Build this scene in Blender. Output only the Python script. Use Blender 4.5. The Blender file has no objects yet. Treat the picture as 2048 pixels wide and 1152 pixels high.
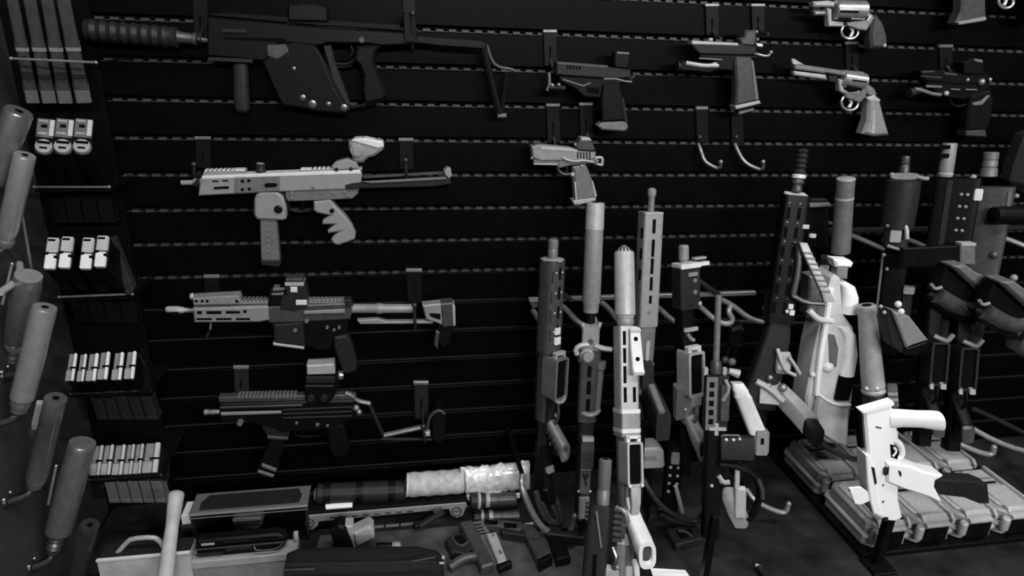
import bpy, bmesh, math, random
from mathutils import Vector, Matrix
random.seed(7)
C = bpy.context.scene.collection
scn = bpy.context.scene
# ---------------------------------------------------------------- camera
F = 1338.4                       # focal length in pixels of the 2048x1152 frame
YAW, PIT, ROL = 0.1832, 0.3616, 0.0364
TBL = 0.75                       # height of the table top
CAM = Vector((0, -1.498, 1.8666))
fwd = Vector((math.sin(YAW)*math.cos(PIT), math.cos(YAW)*math.cos(PIT), -math.sin(PIT)))
r0 = Vector((math.cos(YAW), -math.sin(YAW), 0)); u0 = r0.cross(fwd)
rgt = r0*math.cos(ROL)+u0*math.sin(ROL); upv = -r0*math.sin(ROL)+u0*math.cos(ROL)
cd = bpy.data.cameras.new('camera'); cam = bpy.data.objects.new('camera', cd); C.objects.link(cam)
cd.sensor_width = 36; cd.lens = F/2048*36; cd.clip_start = .02
cam.matrix_world = Matrix.Translation(CAM) @ Matrix((rgt, upv, -fwd)).transposed().to_4x4()
scn.camera = cam
cd.dof.use_dof = True; cd.dof.focus_distance = 1.28; cd.dof.aperture_fstop = 2.4
# ---------------------------------------------------------------- light
w = bpy.data.worlds.new('World'); scn.world = w; w.use_nodes = True
w.node_tree.nodes['Background'].inputs[0].default_value = (1, 1, 1, 1)
w.node_tree.nodes['Background'].inputs[1].default_value = 0.012
def ceiling_lamp(x, y, z, sx, sy, power, tilt=(0, 0, 0)):
    l = bpy.data.lights.new('ceiling_lamp', 'AREA'); l.shape = 'RECTANGLE'; l.size = sx; l.size_y = sy
    l.energy = power
    o = bpy.data.objects.new('ceiling_lamp', l); C.objects.link(o); o.location = (x, y, z); o.rotation_euler = tilt
    return o
# ceiling tubes of the shop, running along the wall and further back in the room
ceiling_lamp(0.1, -1.0, 2.95, 1.2, .12, 24)
ceiling_lamp(1.7, -1.0, 2.95, 1.2, .12, 26)
ceiling_lamp(0.4, -3.3, 2.7, 1.2, .15, 70, (math.radians(52), 0, 0))
ceiling_lamp(2.0, -3.1, 2.7, 1.2, .15, 55, (math.radians(52), 0, 0))
vs = scn.view_settings
vs.view_transform = 'Standard'; vs.look = 'None'; vs.gamma = 1; vs.use_curve_mapping = False
vs.exposure = 0.0
# ---------------------------------------------------------------- materials
MATS = {}
def mat(name, v, rough=.5, metal=0., spec=.5, var=.15, scale=60., bump=.0, scratch=0.):
    m = bpy.data.materials.new(name); m.use_nodes = True; nt = m.node_tree
    b = nt.nodes['Principled BSDF']
    b.inputs['Roughness'].default_value = rough; b.inputs['Metallic'].default_value = metal
    b.inputs['Specular IOR Level'].default_value = spec
    tc = nt.nodes.new('ShaderNodeTexCoord'); n = nt.nodes.new('ShaderNodeTexNoise')
    n.inputs['Scale'].default_value = scale; n.inputs['Detail'].default_value = 5
    nt.links.new(tc.outputs['Object'], n.inputs['Vector'])
    r = nt.nodes.new('ShaderNodeValToRGB')
    r.color_ramp.elements[0].position = .3; r.color_ramp.elements[1].position = .7
    lo, hi = v*(1-var), v*(1+var)
    r.color_ramp.elements[0].color = (lo, lo, lo, 1); r.color_ramp.elements[1].color = (hi, hi, hi, 1)
    nt.links.new(n.outputs['Fac'], r.inputs[0]); nt.links.new(r.outputs[0], b.inputs['Base Color'])
    if bump:
        bp = nt.nodes.new('ShaderNodeBump'); bp.inputs['Strength'].default_value = bump; bp.inputs['Distance'].default_value = .002
        nt.links.new(n.outputs['Fac'], bp.inputs['Height']); nt.links.new(bp.outputs[0], b.inputs['Normal'])
    MATS[name] = m; return m
mat('slat', .0012, .40, 0, .045, .2, 30)
mat('slat_edge', .03, .4, 0, .4)
mat('tooth', .03, .5, 0, .3)
mat('void', .002, .9, 0, .05)  # near-black; on slots, holes and recesses it paints their inside shade
mat('side_wall', .03, .6, 0, .2, .25, 9, .1)
mat('floor', .04, .6)
mat('table', .014, .7, 0, .1, .8, 11, .3)
mat('black', .003, .4, 0, .13, .3, 90)
mat('blackmatte', .003, .7, 0, .06, .3, 90)
mat('polymer', .0035, .45, 0, .1, .2, 140, .15)
mat('charcoal', .013, .45, 0, .16, .2, 120, .1)
mat('glossblack', .02, .12, 0, .6, .3, 60)
mat('gunmetal', .05, .36, .3, .35, .2, 80)
mat('grey', .10, .42, .1, .4, .15, 80, .05)
mat('midgrey', .17, .42, .1, .4, .12, 80, .05)
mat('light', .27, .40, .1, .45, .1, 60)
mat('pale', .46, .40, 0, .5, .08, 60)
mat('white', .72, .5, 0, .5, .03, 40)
mat('steel', .42, .28, .8, .5, .15, 100)
mat('brushed', .34, .3, .85, .5, .2, 100)
mat('darksteel', .14, .3, .8, .5, .2, 100)
mat('hook', .025, .35, .4, .4, .25, 120)
mat('hookgrey', .2, .35, .6, .5, .2, 120)
mat('arm', .2, .36, .3, .5, .15, 120)
mat('wood', .30, .5, 0, .3, .2, 25)
mat('casegrey', .22, .42, 0, .4, .15, 120, .1)
mat('caselight', .32, .40, 0, .45, .12, 120, .1)
mat('plastic_wrap', .5, .18, 0, .7, .3, 40, .8)
mat('cloth', .010, .8, 0, .08, .2, 200, .3)
mat('webbing', .33, .8, 0, .3, .25, 60, .4)
mat('paper', .75, .6, 0, .3, .05, 40)
mat('ink', .02, .6, 0, .2)
mat('brass', .4, .3, .8, .5, .1)
mat('bone', .7, .42, 0, .4, .06, 60)
mat('silver', .42, .38, .25, .5, .25, 18)
mat('supsatin', .30, .3, .6, .5, .1, 60)
mat('mat_cloth', .05, .8, 0, .1, .35, 22, .3)
mat('supgrey', .25, .27, .8, .5, .15, 60)
mat('supdark', .10, .22, .8, .5, .15, 60)
mat('gungrey', .17, .42, 0, .5, .08, 60)
# ---------------------------------------------------------------- geometry helpers
def ray(x, y): return rgt*((x-1024)/F)+upv*(-(y-576)/F)+fwd
def W(x, y, Y):                       # pixel of the photograph -> point at distance Y from the back wall
    d = ray(x, y); return CAM+d*((Y-CAM.y)/d.y)
def onZ(x, y, Z):                     # pixel -> point at height Z
    d = ray(x, y); return CAM+d*((Z-CAM.z)/d.z)
def onX(x, y, X):
    d = ray(x, y); return CAM+d*((X-CAM.x)/d.x)
def pxs(p): return (p-CAM).dot(fwd)/F  # metres per pixel at a point
class PF:                             # plane parallel to the wall, coordinates traced; third = towards the room
    def __init__(s, Y, cx=1000, cy=600):
        s.Y = Y; s.k = pxs(W(cx, cy, Y))
    def pt(s, a, b, c=0): return W(a, b, s.Y)+Vector((0, -c*s.k, 0))
class TF:                             # horizontal plane at height Z; third = upwards
    def __init__(s, Z, cx=1000, cy=1100):
        s.Z = Z; s.k = pxs(onZ(cx, cy, Z))
    def pt(s, a, b, c=0): return onZ(a, b, s.Z)+Vector((0, 0, c*s.k))
class RF:                             # a standing long gun: a = along, v = its underside, w = across
    def __init__(s, x0, y0, Y0, x1, y1, Y1, psi=0):
        p0 = W(x0, y0, Y0); p1 = W(x1, y1, Y1); s.o = p0
        s.A = (p1-p0).normalized(); s.k = pxs((p0+p1)/2); s.ka = (p1-p0).length/math.hypot(x1-x0, y1-y0)
        n = (CAM-(p0+p1)/2).normalized(); c = (n-s.A*n.dot(s.A)).normalized(); b = c.cross(s.A).normalized()
        if b.dot(rgt) < 0: b = -b
        q = math.radians(psi); s.V = c*math.cos(q)+b*math.sin(q); s.W = b*math.cos(q)-c*math.sin(q)
    def pt(s, a, v=0, w=0): return s.o+s.A*a*s.ka+(s.V*v+s.W*w)*s.k
class AF(RF):                         # same, between two points in space; d = pixel length
    def __init__(s, p0, p1, d, psi=0):
        s.o = p0; s.A = (p1-p0).normalized(); s.k = pxs((p0+p1)/2); s.ka = (p1-p0).length/d
        n = (CAM-(p0+p1)/2).normalized(); c = (n-s.A*n.dot(s.A)).normalized(); b = c.cross(s.A).normalized()
        if b.dot(rgt) < 0: b = -b
        q = math.radians(psi); s.V = c*math.cos(q)+b*math.sin(q); s.W = b*math.cos(q)-c*math.sin(q)
class XF:                             # explicit axes, metres*k
    def __init__(s, o, A, V, Wv, k=1.): s.o, s.A, s.V, s.W, s.k = Vector(o), Vector(A), Vector(V), Vector(Wv), k
    def pt(s, a, v=0, w=0): return s.o+(s.A*a+s.V*v+s.W*w)*s.k
def face(bm, vs):
    try: return bm.faces.new(vs)
    except ValueError: return None
def bevel(bm, edges, off):
    if off > 0:
        bmesh.ops.bevel(bm, geom=list({e for e in edges if e.is_valid}), offset=off, segments=1, profile=.5, affect='EDGES', clamp_overlap=True)
def PR(poly, d0, d1, bv=1.):          # outline in the first two coordinates, from depth d0 to d1
    def f(bm, fr):
        a = [bm.verts.new(fr.pt(x, y, d1)) for x, y in poly]; b = [bm.verts.new(fr.pt(x, y, d0)) for x, y in poly]
        n = len(poly); face(bm, a); face(bm, b[::-1])
        for i in range(n): face(bm, [a[i], b[i], b[(i+1) % n], a[(i+1) % n]])
        es = [bm.edges.get((a[i], a[(i+1) % n])) for i in range(n)]+[bm.edges.get((b[i], b[(i+1) % n])) for i in range(n)]
        bmesh.ops.recalc_face_normals(bm, faces=list({fc for v in a+b for fc in v.link_faces}))
        bevel(bm, [e for e in es if e], bv*fr.k)
    return f
def BX(a0, a1, b0, b1, c0, c1, bv=1.):
    return PR([(a0, b0), (a1, b0), (a1, b1), (a0, b1)], c0, c1, bv)
def XB(x, y, w, h, ang, c0, c1, bv=.8):  # box turned in the first two coordinates
    ca, sa = math.cos(math.radians(ang)), math.sin(math.radians(ang))
    return PR([(x+i*w/2*ca-j*h/2*sa, y+i*w/2*sa+j*h/2*ca) for i, j in ((-1, -1), (1, -1), (1, 1), (-1, 1))], c0, c1, bv)
def basis(d):
    d = d.normalized(); t = Vector((0, 0, 1)) if abs(d.z) < .9 else Vector((1, 0, 0))
    u = d.cross(t).normalized(); return u, d.cross(u).normalized()
def LA(p0, p1, prof, n=18):           # turned body between two points; prof = [(t, r)]
    def f(bm, fr):
        P0, P1 = fr.pt(*p0), fr.pt(*p1); u, v = basis(P1-P0); prev = None; new = []
        for t, r in prof:
            c = P0.lerp(P1, t); r *= fr.k
            ring = [bm.verts.new(c+(u*math.cos(2*math.pi*i/n)+v*math.sin(2*math.pi*i/n))*max(r, 1e-5)) for i in range(n)]
            if prev:
                for i in range(n): face(bm, [prev[i], prev[(i+1) % n], ring[(i+1) % n], ring[i]])
            else: face(bm, ring[::-1])
            prev = ring; new += ring
        face(bm, prev)
    return f
def CY(p0, p1, r, r1=None, n=18):
    r1 = r if r1 is None else r1
    return LA(p0, p1, [(0, r*.86), (.0, r), (1, r1), (1, r1*.86)] if False else [(0, r), (1, r1)], n)
def TU(pts, r, sm=0, n=8, ball=0):    # bent rod
    def f(bm, fr):
        P = [fr.pt(*p) for p in pts]
        for _ in range(sm):
            Q = [P[0]]
            for i in range(len(P)-1): Q += [P[i].lerp(P[i+1], .25), P[i].lerp(P[i+1], .75)]
            P = Q+[P[-1]]
        R = r*fr.k; prev = None; u = None
        for i, p in enumerate(P):
            d = (P[min(i+1, len(P)-1)]-P[max(i-1, 0)]).normalized()
            if u is None: u, v = basis(d)
            else:
                u = (u-d*u.dot(d)).normalized(); v = d.cross(u)
            ring = [bm.verts.new(p+(u*math.cos(2*math.pi*j/n)+v*math.sin(2*math.pi*j/n))*R) for j in range(n)]
            if prev:
                for j in range(n): face(bm, [prev[j], prev[(j+1) % n], ring[(j+1) % n], ring[j]])
            else: face(bm, ring[::-1])
            prev = ring
        face(bm, prev)
        if ball: bmesh.ops.create_uvsphere(bm, u_segments=12, v_segments=8, radius=ball*fr.k, matrix=Matrix.Translation(P[-1]))
    return f
def SP(p, r):
    def f(bm, fr): bmesh.ops.create_uvsphere(bm, u_segments=14, v_segments=9, radius=r*fr.k, matrix=Matrix.Translation(fr.pt(*p)))
    return f
def LO(ij, secs, n=20, e=4., hole=0, hd=10., hole0=0):  # lofted body: secs = [(centre, half_i, half_j)] spanning axes ij
    def f(bm, fr):
        i_, j_ = ij
        def ring(c, hi, hj):
            out = []
            for q in range(n):
                t = 2*math.pi*(q+.5)/n; cs, sn = math.cos(t), math.sin(t)
                x = math.copysign(abs(cs)**(2/e), cs)*hi; y = math.copysign(abs(sn)**(2/e), sn)*hj
                p = list(c); p[i_] += x; p[j_] += y; out.append(bm.verts.new(fr.pt(*p)))
            return out
        def join(A, B):
            for q in range(n): face(bm, [A[q], A[(q+1) % n], B[(q+1) % n], B[q]])
        R = [ring(*s) for s in secs]
        for A, B in zip(R, R[1:]): join(A, B)
        def cap(s, s2, rr, hl):
            if not hl: face(bm, rr); return
            c, hi, hj = s; m = min(hi, hj)*(1-hl)
            d = Vector(s2[0])-Vector(c); d = d.normalized()*hd
            A = ring(c, hi-m, hj-m); join(rr, A)
            B = ring(tuple(Vector(c)+d), hi-m, hj-m); join(A, B); face(bm, B)
        cap(secs[-1], secs[-2], R[-1], hole); cap(secs[0], secs[1], R[0], hole0)
    return f
def HB(a0, a1, w0, w1, v0, v1, t, dp):  # open box (a, w section) whose mouth is at v1; wall t, dp deep
    return LO((0, 2), [(((a0+a1)/2, v0, (w0+w1)/2), (a1-a0)/2, (w1-w0)/2), (((a0+a1)/2, v1, (w0+w1)/2), (a1-a0)/2, (w1-w0)/2)], 24, 12, 1-2*t/min(a1-a0, w1-w0), dp)
def WP(a0, a1, w0, w1, v1, t, deep=24):  # black plug painting the shade inside an open well
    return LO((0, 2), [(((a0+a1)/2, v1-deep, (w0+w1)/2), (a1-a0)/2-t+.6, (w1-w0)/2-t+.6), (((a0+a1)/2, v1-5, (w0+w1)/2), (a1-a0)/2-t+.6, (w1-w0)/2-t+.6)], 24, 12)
def AR(cx, cy, rx, ry, a0, a1, n=12, d=0):  # arc points
    return [(cx+rx*math.cos(math.radians(a0+(a1-a0)*i/n)), cy+ry*math.sin(math.radians(a0+(a1-a0)*i/n)), d) for i in range(n+1)]
def mesh_obj(name, bm, m, base, parent=None):
    bmesh.ops.recalc_face_normals(bm, faces=bm.faces[:])
    for v in bm.verts: v.co -= base
    me = bpy.data.meshes.new(name); bm.to_mesh(me); bm.free()
    me.materials.append(MATS[m])
    me.polygons.foreach_set('use_smooth', [True]*len(me.polygons)); me.set_sharp_from_angle(angle=math.radians(32))
    o = bpy.data.objects.new(name, me); C.objects.link(o)
    if parent: o.parent = parent
    else: o.location = base
    return o
def build(name, m, fr, base, parent, shapes):
    bm = bmesh.new()
    for s in shapes: s(bm, fr)
    return mesh_obj(name, bm, m, base, parent)
EACH = {'pivot_pin', 'receiver_pin', 'body_pin', 'frame_pin', 'pin', 'screw', 'cartridge', 'leg', 'side_rib', 'stud', 'round', 'latch', 'rib', 'band', 'screw_head', 'sight_button', 'mount_screw', 'sight_clamp', 'tip_ring', 'piping'}
class Thing:
    def __init__(s, name, label, cat, fr, base, group=None):
        s.fr = fr; s.base = base if isinstance(base, Vector) else fr.pt(*base)
        s.o = bpy.data.objects.new(name, None); C.objects.link(s.o); s.o.location = s.base
        s.o.empty_display_size = .02
        s.o['label'] = label; s.o['category'] = cat
        if group: s.o['group'] = group
        s.d = {}
    def __call__(s, name, m, *shapes, under=None, fr=None, label=None):
        par = s.d[under] if under else s.o
        if len(shapes) > 1 and name in EACH:          # separate pieces: one part each
            for q in shapes: s(name, m, q, under=under, fr=fr, label=label)
            return s
        ob = build(name, m, fr or s.fr, s.base, par, shapes)
        if label: ob['label'] = label
        s.d.setdefault(name, ob); s.last = ob
        return s
def solo(name, label, cat, m, fr, base, *shapes, group=None):
    b = base if isinstance(base, Vector) else fr.pt(*base)
    o = build(name, m, fr, b, None, shapes); o['label'] = label; o['category'] = cat
    if group: o['group'] = group
    return o
def wbox(bm, x0, x1, y0, y1, z0, z1, bv=0):
    v = [bm.verts.new((x, y, z)) for z in (z0, z1) for x, y in ((x0, y0), (x1, y0), (x1, y1), (x0, y1))]
    fs = [face(bm, [v[i] for i in q]) for q in ((3, 2, 1, 0), (4, 5, 6, 7), (0, 1, 5, 4), (1, 2, 6, 5), (2, 3, 7, 6), (3, 0, 4, 7))]
    if bv: bevel(bm, {e for fc in fs for e in fc.edges}, bv)
def struct(name, m, parent=None, *boxes, bv=0, kind='structure'):
    bm = bmesh.new()
    for b in boxes: wbox(bm, *b, bv=bv)
    o = mesh_obj(name, bm, m, Vector((0, 0, 0)), parent)
    if kind: o['kind'] = kind
    return o
# ================================================================ the room
S = .0762; Z0 = 1.87; XL, XR = -.56, 2.6
struct('floor', 'floor', None, (-2.5, 3.2, -4.5, .1, -.05, 0))
wb = struct('wall_back', 'void', None, (-.80, XR, .014, .08, 0, 2.7))
struct('wall_left', 'side_wall', None, (-.78, -.715, -2.4, .014, 0, 2.7))
struct('corner_panel', 'void', wb, (-.715, XL, -.004, .014, 0, 2.7), kind=None)
for k in range(-8, 24):                                   # horizontal boards of the slat wall, a groove above each
    zt = Z0-k*S-.003; zb = Z0-(k+1)*S+.0085
    if zb < .02: break
    struct('slat', 'slat', wb, (XL, XR, 0, .014, zb, zt), bv=.0016, kind=None)
    bm = bmesh.new(); x = XL+.004+(k % 3)*.004
    wbox(bm, XL, XR, .010, .014, zt-.002, zt+.0015)
    while x < XR-.02 and k < 8:
        wbox(bm, x, x+.0155, .0035, .014, zt+.0005, zt+.0058); x += .0272
    o = mesh_obj('slotted_strip', bm, 'tooth', Vector((0, 0, 0)), wb)
# table under the wall
tt = Thing('display_table', 'long dark mottled table standing against the slat wall', 'table', TF(TBL), Vector((.8, -.5, 0)))
def tb(name, m, *bs):
    bm = bmesh.new()
    for b in bs: wbox(bm, *b, bv=.003)
    mesh_obj(name, bm, m, tt.base, tt.o)
tb('table_top', 'table', (-.70, 2.5, -.95, -.008, TBL-.03, TBL))
for x in (-.64, 2.42):
    for y in (-.90, -.06): tb('leg', 'black', (x-.025, x+.025, y-.025, y+.025, 0, TBL-.03))
# ================================================================ left wall: suppressors on angled pegs
def suppressor(label, tx, ty, bx, by, r, m, prof, xt=-.605, xb=-.672, collar=None, cm='steel', neck=None, cap=None):
    p0, p1 = onX(tx, ty, xt), onX(bx, by, xb); L = math.hypot(bx-tx, by-ty)
    fr = AF(p0, p1, L); t = Thing('suppressor', label, 'suppressor', fr, p1, 'suppressors pegged on the left wall')
    t('tube', m, LA((0, 0, 0), (L, 0, 0), [(a, b*r) for a, b in prof], 28))
    t('bore', 'void', CY((-.6, 0, 0), (3, 0, 0), r*.3))
    if cap: t('end_cap', cap, LA((-1.5, 0, 0), (6, 0, 0), [(0, r*.35), (0, r*.93), (1, r*1.0)], 28))
    if collar:
        t('collar', cm, LA((L, 0, 0), (L+collar, 0, 0), [(0, r*.8), (.1, r*.86), (.55, r*.86), (.6, r*.7), (1, r*.7)], 8 if neck else 20))
    if neck:
        t('thread_mount', 'darksteel', LA((L+(collar or 0), 0, 0), (L+(collar or 0)+neck, 0, 0), [(0, r*.5), (.2, r*.62), (.3, r*.5), (.45, r*.62), (.55, r*.5), (.7, r*.6), (1, r*.5)], 20))
    # the peg that carries it
    e = (L+(collar or 0)+(neck or 0))
    q = fr.pt(e-6, 0, 0); wl = Vector((-.7145, q.y-.035, q.z-.012)); m1 = Vector((-.693, q.y-.016, q.z-.018))
    X = XF((0, 0, 0), (1, 0, 0), (0, 1, 0), (0, 0, 1))
    g = Thing('wall_peg', 'bent peg carrying the '+label.split(',')[0].split(' on the left')[0], 'peg', X, wl, 'bent pegs on the left wall')
    g('rod', 'hook', TU([tuple(wl), tuple(m1), tuple(q-fr.A*-.012), tuple(q-fr.A*.004)], .0068, 2, 10))
    g('flange', 'hook', LA(tuple(wl), tuple(wl+Vector((.004, 0, 0))), [(0, .013), (1, .011)]))
    g('screw', 'steel', SP(tuple(wl+Vector((.004, -.012, .014))), .0035), SP(tuple(wl+Vector((.004, .010, .014))), .003))
    return t
pl = [(0, .93), (.02, 1), (1, 1)]
suppressor('topmost suppressor on the left wall, cut by the photo edge', 38, 222, -12, 360, 25, 'supgrey', pl)
suppressor('slim long suppressor with a tapered tail, second from the top of the left wall', 50, 310, 12, 478, 19, 'supsatin', [(0, .95), (.01, 1), (.88, 1), (1, .72)], collar=14, cm='grey')
suppressor('fat grey suppressor with a fluted lower end on the left wall', 57, 552, 34, 682, 25, 'supgrey', [(0, .94), (.02, 1), (.72, 1), (.74, .97), (.98, .97), (1, .9)], collar=16, neck=34, cap='midgrey', xt=-.64, xb=-.695)
suppressor('long plain suppressor with a bright hexagonal nut on the left wall', 90, 614, 45, 795, 22, 'supsatin', pl, collar=28, cm='brushed')
suppressor('dark glossy suppressor with a bright stripe and hexagonal nut on the left wall', 112, 796, 75, 950, 20, 'supgrey', [(0, .95), (.02, 1), (.27, 1), (.275, .97), (1, .97)], collar=24, cm='brushed')
suppressor('large grey suppressor with a ribbed cap, lowest full one on the left wall', 165, 886, 118, 1062, 25, 'supgrey', [(0, .95), (.015, 1), (.03, .95), (.045, 1), (1, 1)], collar=10, neck=34, cm='darksteel', cap='grey')
suppressor('narrow dark suppressor beside the silver case, at the foot of the left wall', 180, 1050, 150, 1165, 18, 'supdark', pl, collar=10)
# muzzle brake and slender cleaning rods between them
p0, p1 = onX(80, 805, -.64), onX(66, 872, -.675); fr = AF(p0, p1, 68)
t = Thing('muzzle_brake', 'small pale muzzle brake with side ports between two suppressors', 'muzzle brake', fr, p1)
t('body', 'light', LO((1, 2), [((0, 0, 0), 6, 6), ((42, 0, 0), 7, 7), ((44, 0, 0), 5, 5), ((52, 0, 0), 5, 5)], 16, 5))
t('port', 'void', *[BX(8+i*9, 12+i*9, -8, 8, 5, 8.2, 0) for i in range(4)])
t('nut', 'darksteel', LA((50, 0, 0), (68, 0, 0), [(0, 8), (.3, 11), (.6, 11), (.65, 8), (1, 8)], 6))
for lb, a, b in (('thin bright rod leaning above the fat grey suppressor', (43, 425), (64, 542)), ('thin bright rod at the left photo edge', (24, 528), (5, 608)), ('thin bright rod beside the large grey suppressor', (112, 932), (97, 1008))):
    p0, p1 = onX(*a, -.65), onX(*b, -.70); fr = AF(p0, p1, math.dist(a, b))
    t = Thing('cleaning_rod', lb, 'rod', fr, p1, 'thin rods on the left wall')
    t('shaft', 'light', CY((0, 0, 0), (math.dist(a, b), 0, 0), 2.4, 2.8, 10)); t('tip', 'steel', SP((0, 0, 0), 3.4))
# pale cable loop at the left edge
p = onX(5, 575, -.66); fr = AF(onX(0, 585, -.66), onX(50, 535, -.68), 70)
solo('sling_loop', 'pale rolled sling loop at the left photo edge', 'sling', 'light', fr, (0, 0, 0), TU([(0, 0, 0), (25, 3, 6), (50, 2, 2), (70, 0, -12)], 7, 2, 10))

# ================================================================ magazine racks in the corner
ORD = ['leftmost', 'second', 'third', 'fourth', 'fifth', 'rightmost']
def ordn(i, n): return 'rightmost' if i == n-1 else ('leftmost' if i == 0 else ORD[i]+' from left')
def mag_row(desc, kind, tops, off, w, h, Yt, Yb, grp, body='black', top='light'):
    n = len(tops)
    for i, (x, y, ww) in enumerate(tops):
        fr = RF(x, y, Yt, x+off[0], y+off[1], Yb); L = math.hypot(*off); hw = ww/2
        X1 = Vector((1, 0, 0)); fr.W = (X1-fr.A*X1.dot(fr.A)).normalized(); fr.V = fr.W.cross(fr.A)
        if fr.V.z < 0: fr.V = -fr.V
        e = fr.k/fr.ka                                  # one pixel of depth in units of the long axis
        t = Thing('magazine', '%s, %s in the %s' % (kind, ordn(i, n), desc), 'magazine', fr, (L, 0, 0), grp)
        def bx(a0, a1, *r): return BX(a0*e, a1*e, *r)
        t('body', body, LO((1, 2), [((2*e, 0, 0), h*.47, hw*.88), ((L, 0, 0), h*.47, hw*.88)], 20, 8)); t('floor_plate', body, LO((1, 2), [((L-4*e, 0, 0), h*.5, hw*.93), ((L, 0, 0), h*.5, hw*.93)], 20, 8))
        if kind.startswith('pistol'):
            t('base_pad', 'gunmetal', bx(-4, 2, -h*.02, h*.5, -hw*.85, hw*.85, 1))
            t('rim', top, bx(-6, 0, h*.02, h*.47, hw*.35, hw*.85, 1)); t('pad_line', 'midgrey', bx(-5, -1, h*.40, h*.46, -hw*.7, hw*.2, .5)); t('pad_line', 'midgrey', bx(-5, -1, h*.05, h*.11, -hw*.7, hw*.2, .5))
            t('rounded_pad', 'midgrey', LA((-4*e, -h*.26, 0), (2*e, -h*.26, 0), [(0, hw*.8), (1, hw*.9)]))
            t('pad_hole', 'void', bx(-4.8, -3, -h*.2, -h*.13, -hw*.6, hw*.6, 0), bx(-4.8, -3, -h*.34, -h*.29, -hw*.35, hw*.35, 0), bx(-5.4, -3, h*.25, h*.33, -hw*.4, hw*.15, 0))
        elif kind.startswith('short'):
            t('feed_lip', top, bx(-6, 3, -h*.47, h*.47, hw*.25, hw*.85, 1.5)); t('feed_lip', 'midgrey', bx(-4, 3, -h*.47, -h*.12, -hw*.85, hw*.2, 1)); t('follower', 'grey', bx(-1, 3, -h*.1, h*.46, -hw*.75, hw*.2, 1))
            t('lip_notch', 'void', bx(-6.6, 0, -h*.06, h*.0, -hw*.1, hw*.87, 0))
        else:
            t('feed_lip', 'light', bx(-5, 3, h*.02, h*.48, -hw*.8, hw*.8, 2)); t('follower', 'pale', bx(-6, 3, -h*.48, -h*.03, -hw*.75, hw*.75, 2))
            t('notch', 'void', bx(-6, 0, h*.37, h*.43, -hw*.6, hw*.3, 0), bx(-6.6, 0, -h*.06, h*.02, -hw*.85, -hw*.3, 0), bx(-6.6, 0, -h*.16, -h*.08, hw*.4, hw*.85, 0))
def spares(desc, x0, x1, y0, y1, n, sl, Y, m, grp):     # magazines hanging below a rack rail
    fr = PF(Y, x0, y0); w = (x1-x0)/n
    for i in range(n):
        a = x0+i*w+1; b = a+w-2.5
        t = Thing('spare_magazine', '%s, %s' % (desc, ordn(i, n)), 'magazine', fr, (a+w/2+sl, y1, 0), grp)
        t('body', m, PR([(a, y0), (b, y0), (b+sl*.8, y1-6), (a+sl*.8, y1-6)], -30, 0, 2)); t('floor_plate', m, PR([(a+sl*.8, y1-7), (b+sl*.8, y1-7), (b+sl, y1), (a+sl, y1)], -31, 1, 1.5))
def rack(label, x0, y0, x1, y1, Y, m='hookgrey', r=2.6):
    fr = PF(Y, x0, y0); t = Thing('magazine_rack', label, 'rack', fr, ((x0+x1)/2, (y0+y1)/2, 0), 'magazine racks in the corner')
    if y0 > 200:
        a, b = fr.pt(x0, y0), fr.pt(x1, y1); zz = min(a.z, b.z)-.006; t('shelf', 'blackmatte', BX(a.x, b.x, Y, -.0045, zz-.003, zz, .0005), fr=XF((0, 0, 0), (1, 0, 0), (0, 1, 0), (0, 0, 1)))
    t('front_rail', m, TU([(x0, y0, 0), (x1, y1, 0)], r, 0, 8))
    for x, y in ((x0, y0), (x1, y1)): t('side_arm', 'blackmatte', TU([(x, y, 0), (x, y, Y/fr.k*.9)], r*.8, 0, 8)); t('corner_knob', m, SP((x, y, 0), r*1.5))
for i, (x0, x1) in enumerate(((22, 66), (57, 99), (92, 131), (124, 168))):
    fr = RF(x0, -14, -.13, x1, 203, -.07); L = math.hypot(x1-x0, 217)
    t = Thing('magazine', 'long straight grey magazine, %s in the top rack of the corner' % ordn(i, 4), 'magazine', fr, (L, 0, 0), 'long magazines in the top rack')
    hw = (11, 12, 12, 13)[i]
    t('body', 'gunmetal', LO((1, 2), [((0, 0, 0), 24, hw*.9), ((100, 0, 0), 24, hw*.95), ((190, -3, 0), 25, hw)], 20, 9))
    t('band', 'midgrey', BX(97, 104, -25, 25, -hw, hw, 1)); t('window', 'charcoal', BX(146+i % 2*6, 160, -26, 26, -hw*.9, hw*.9, 1))
    t('floor_plate', 'grey', LO((1, 2), [((188, -3, 0), 28, hw*1.08), ((214, -5, 0), 29, hw*1.14)], 20, 8))
rack('thin steel rail holding four long magazines in the top rack', 22, 117, 192, 125, -.165)
mag_row('rack of three', 'pistol magazine with rounded base pad', [(90, 275, 34), (128, 275, 34), (166, 275, 34)], (50, 92), 32, 72, -.20, -.04, 'pistol magazines in the corner', 'blackmatte')
spares('dim magazine below the rack of three', 94, 222, 396, 446, 4, 10, -.06, 'polymer', 'dim magazines below the rack of three')
rack('thin rail below three pistol magazines in the corner', 68, 374, 218, 374, -.12)
mag_row('rack with glossy panel', 'black rifle magazine with bright lips', [(104, 508, 25), (133, 506, 25), (175, 508, 25), (204, 504, 25)], (62, 76), 24, 64, -.20, -.03, 'rifle magazines in the middle rack', 'black')
fr = PF(-.13, 240, 530)
solo('acrylic_panel', 'glossy smoky side panel right of four rifle magazines', 'panel', 'glossblack', fr, (255, 595, 0), PR([(221, 476), (227, 476), (262, 560), (268, 578), (262, 590), (252, 590)], -20, 3, 2))
spares('dim magazine below the four rifle magazines', 140, 270, 604, 646, 4, 8, -.06, 'polymer', 'dim magazines below the rifle magazines')
rack('thin rail below four rifle magazines in the corner', 118, 594, 264, 588, -.12, 'hookgrey')
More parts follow.
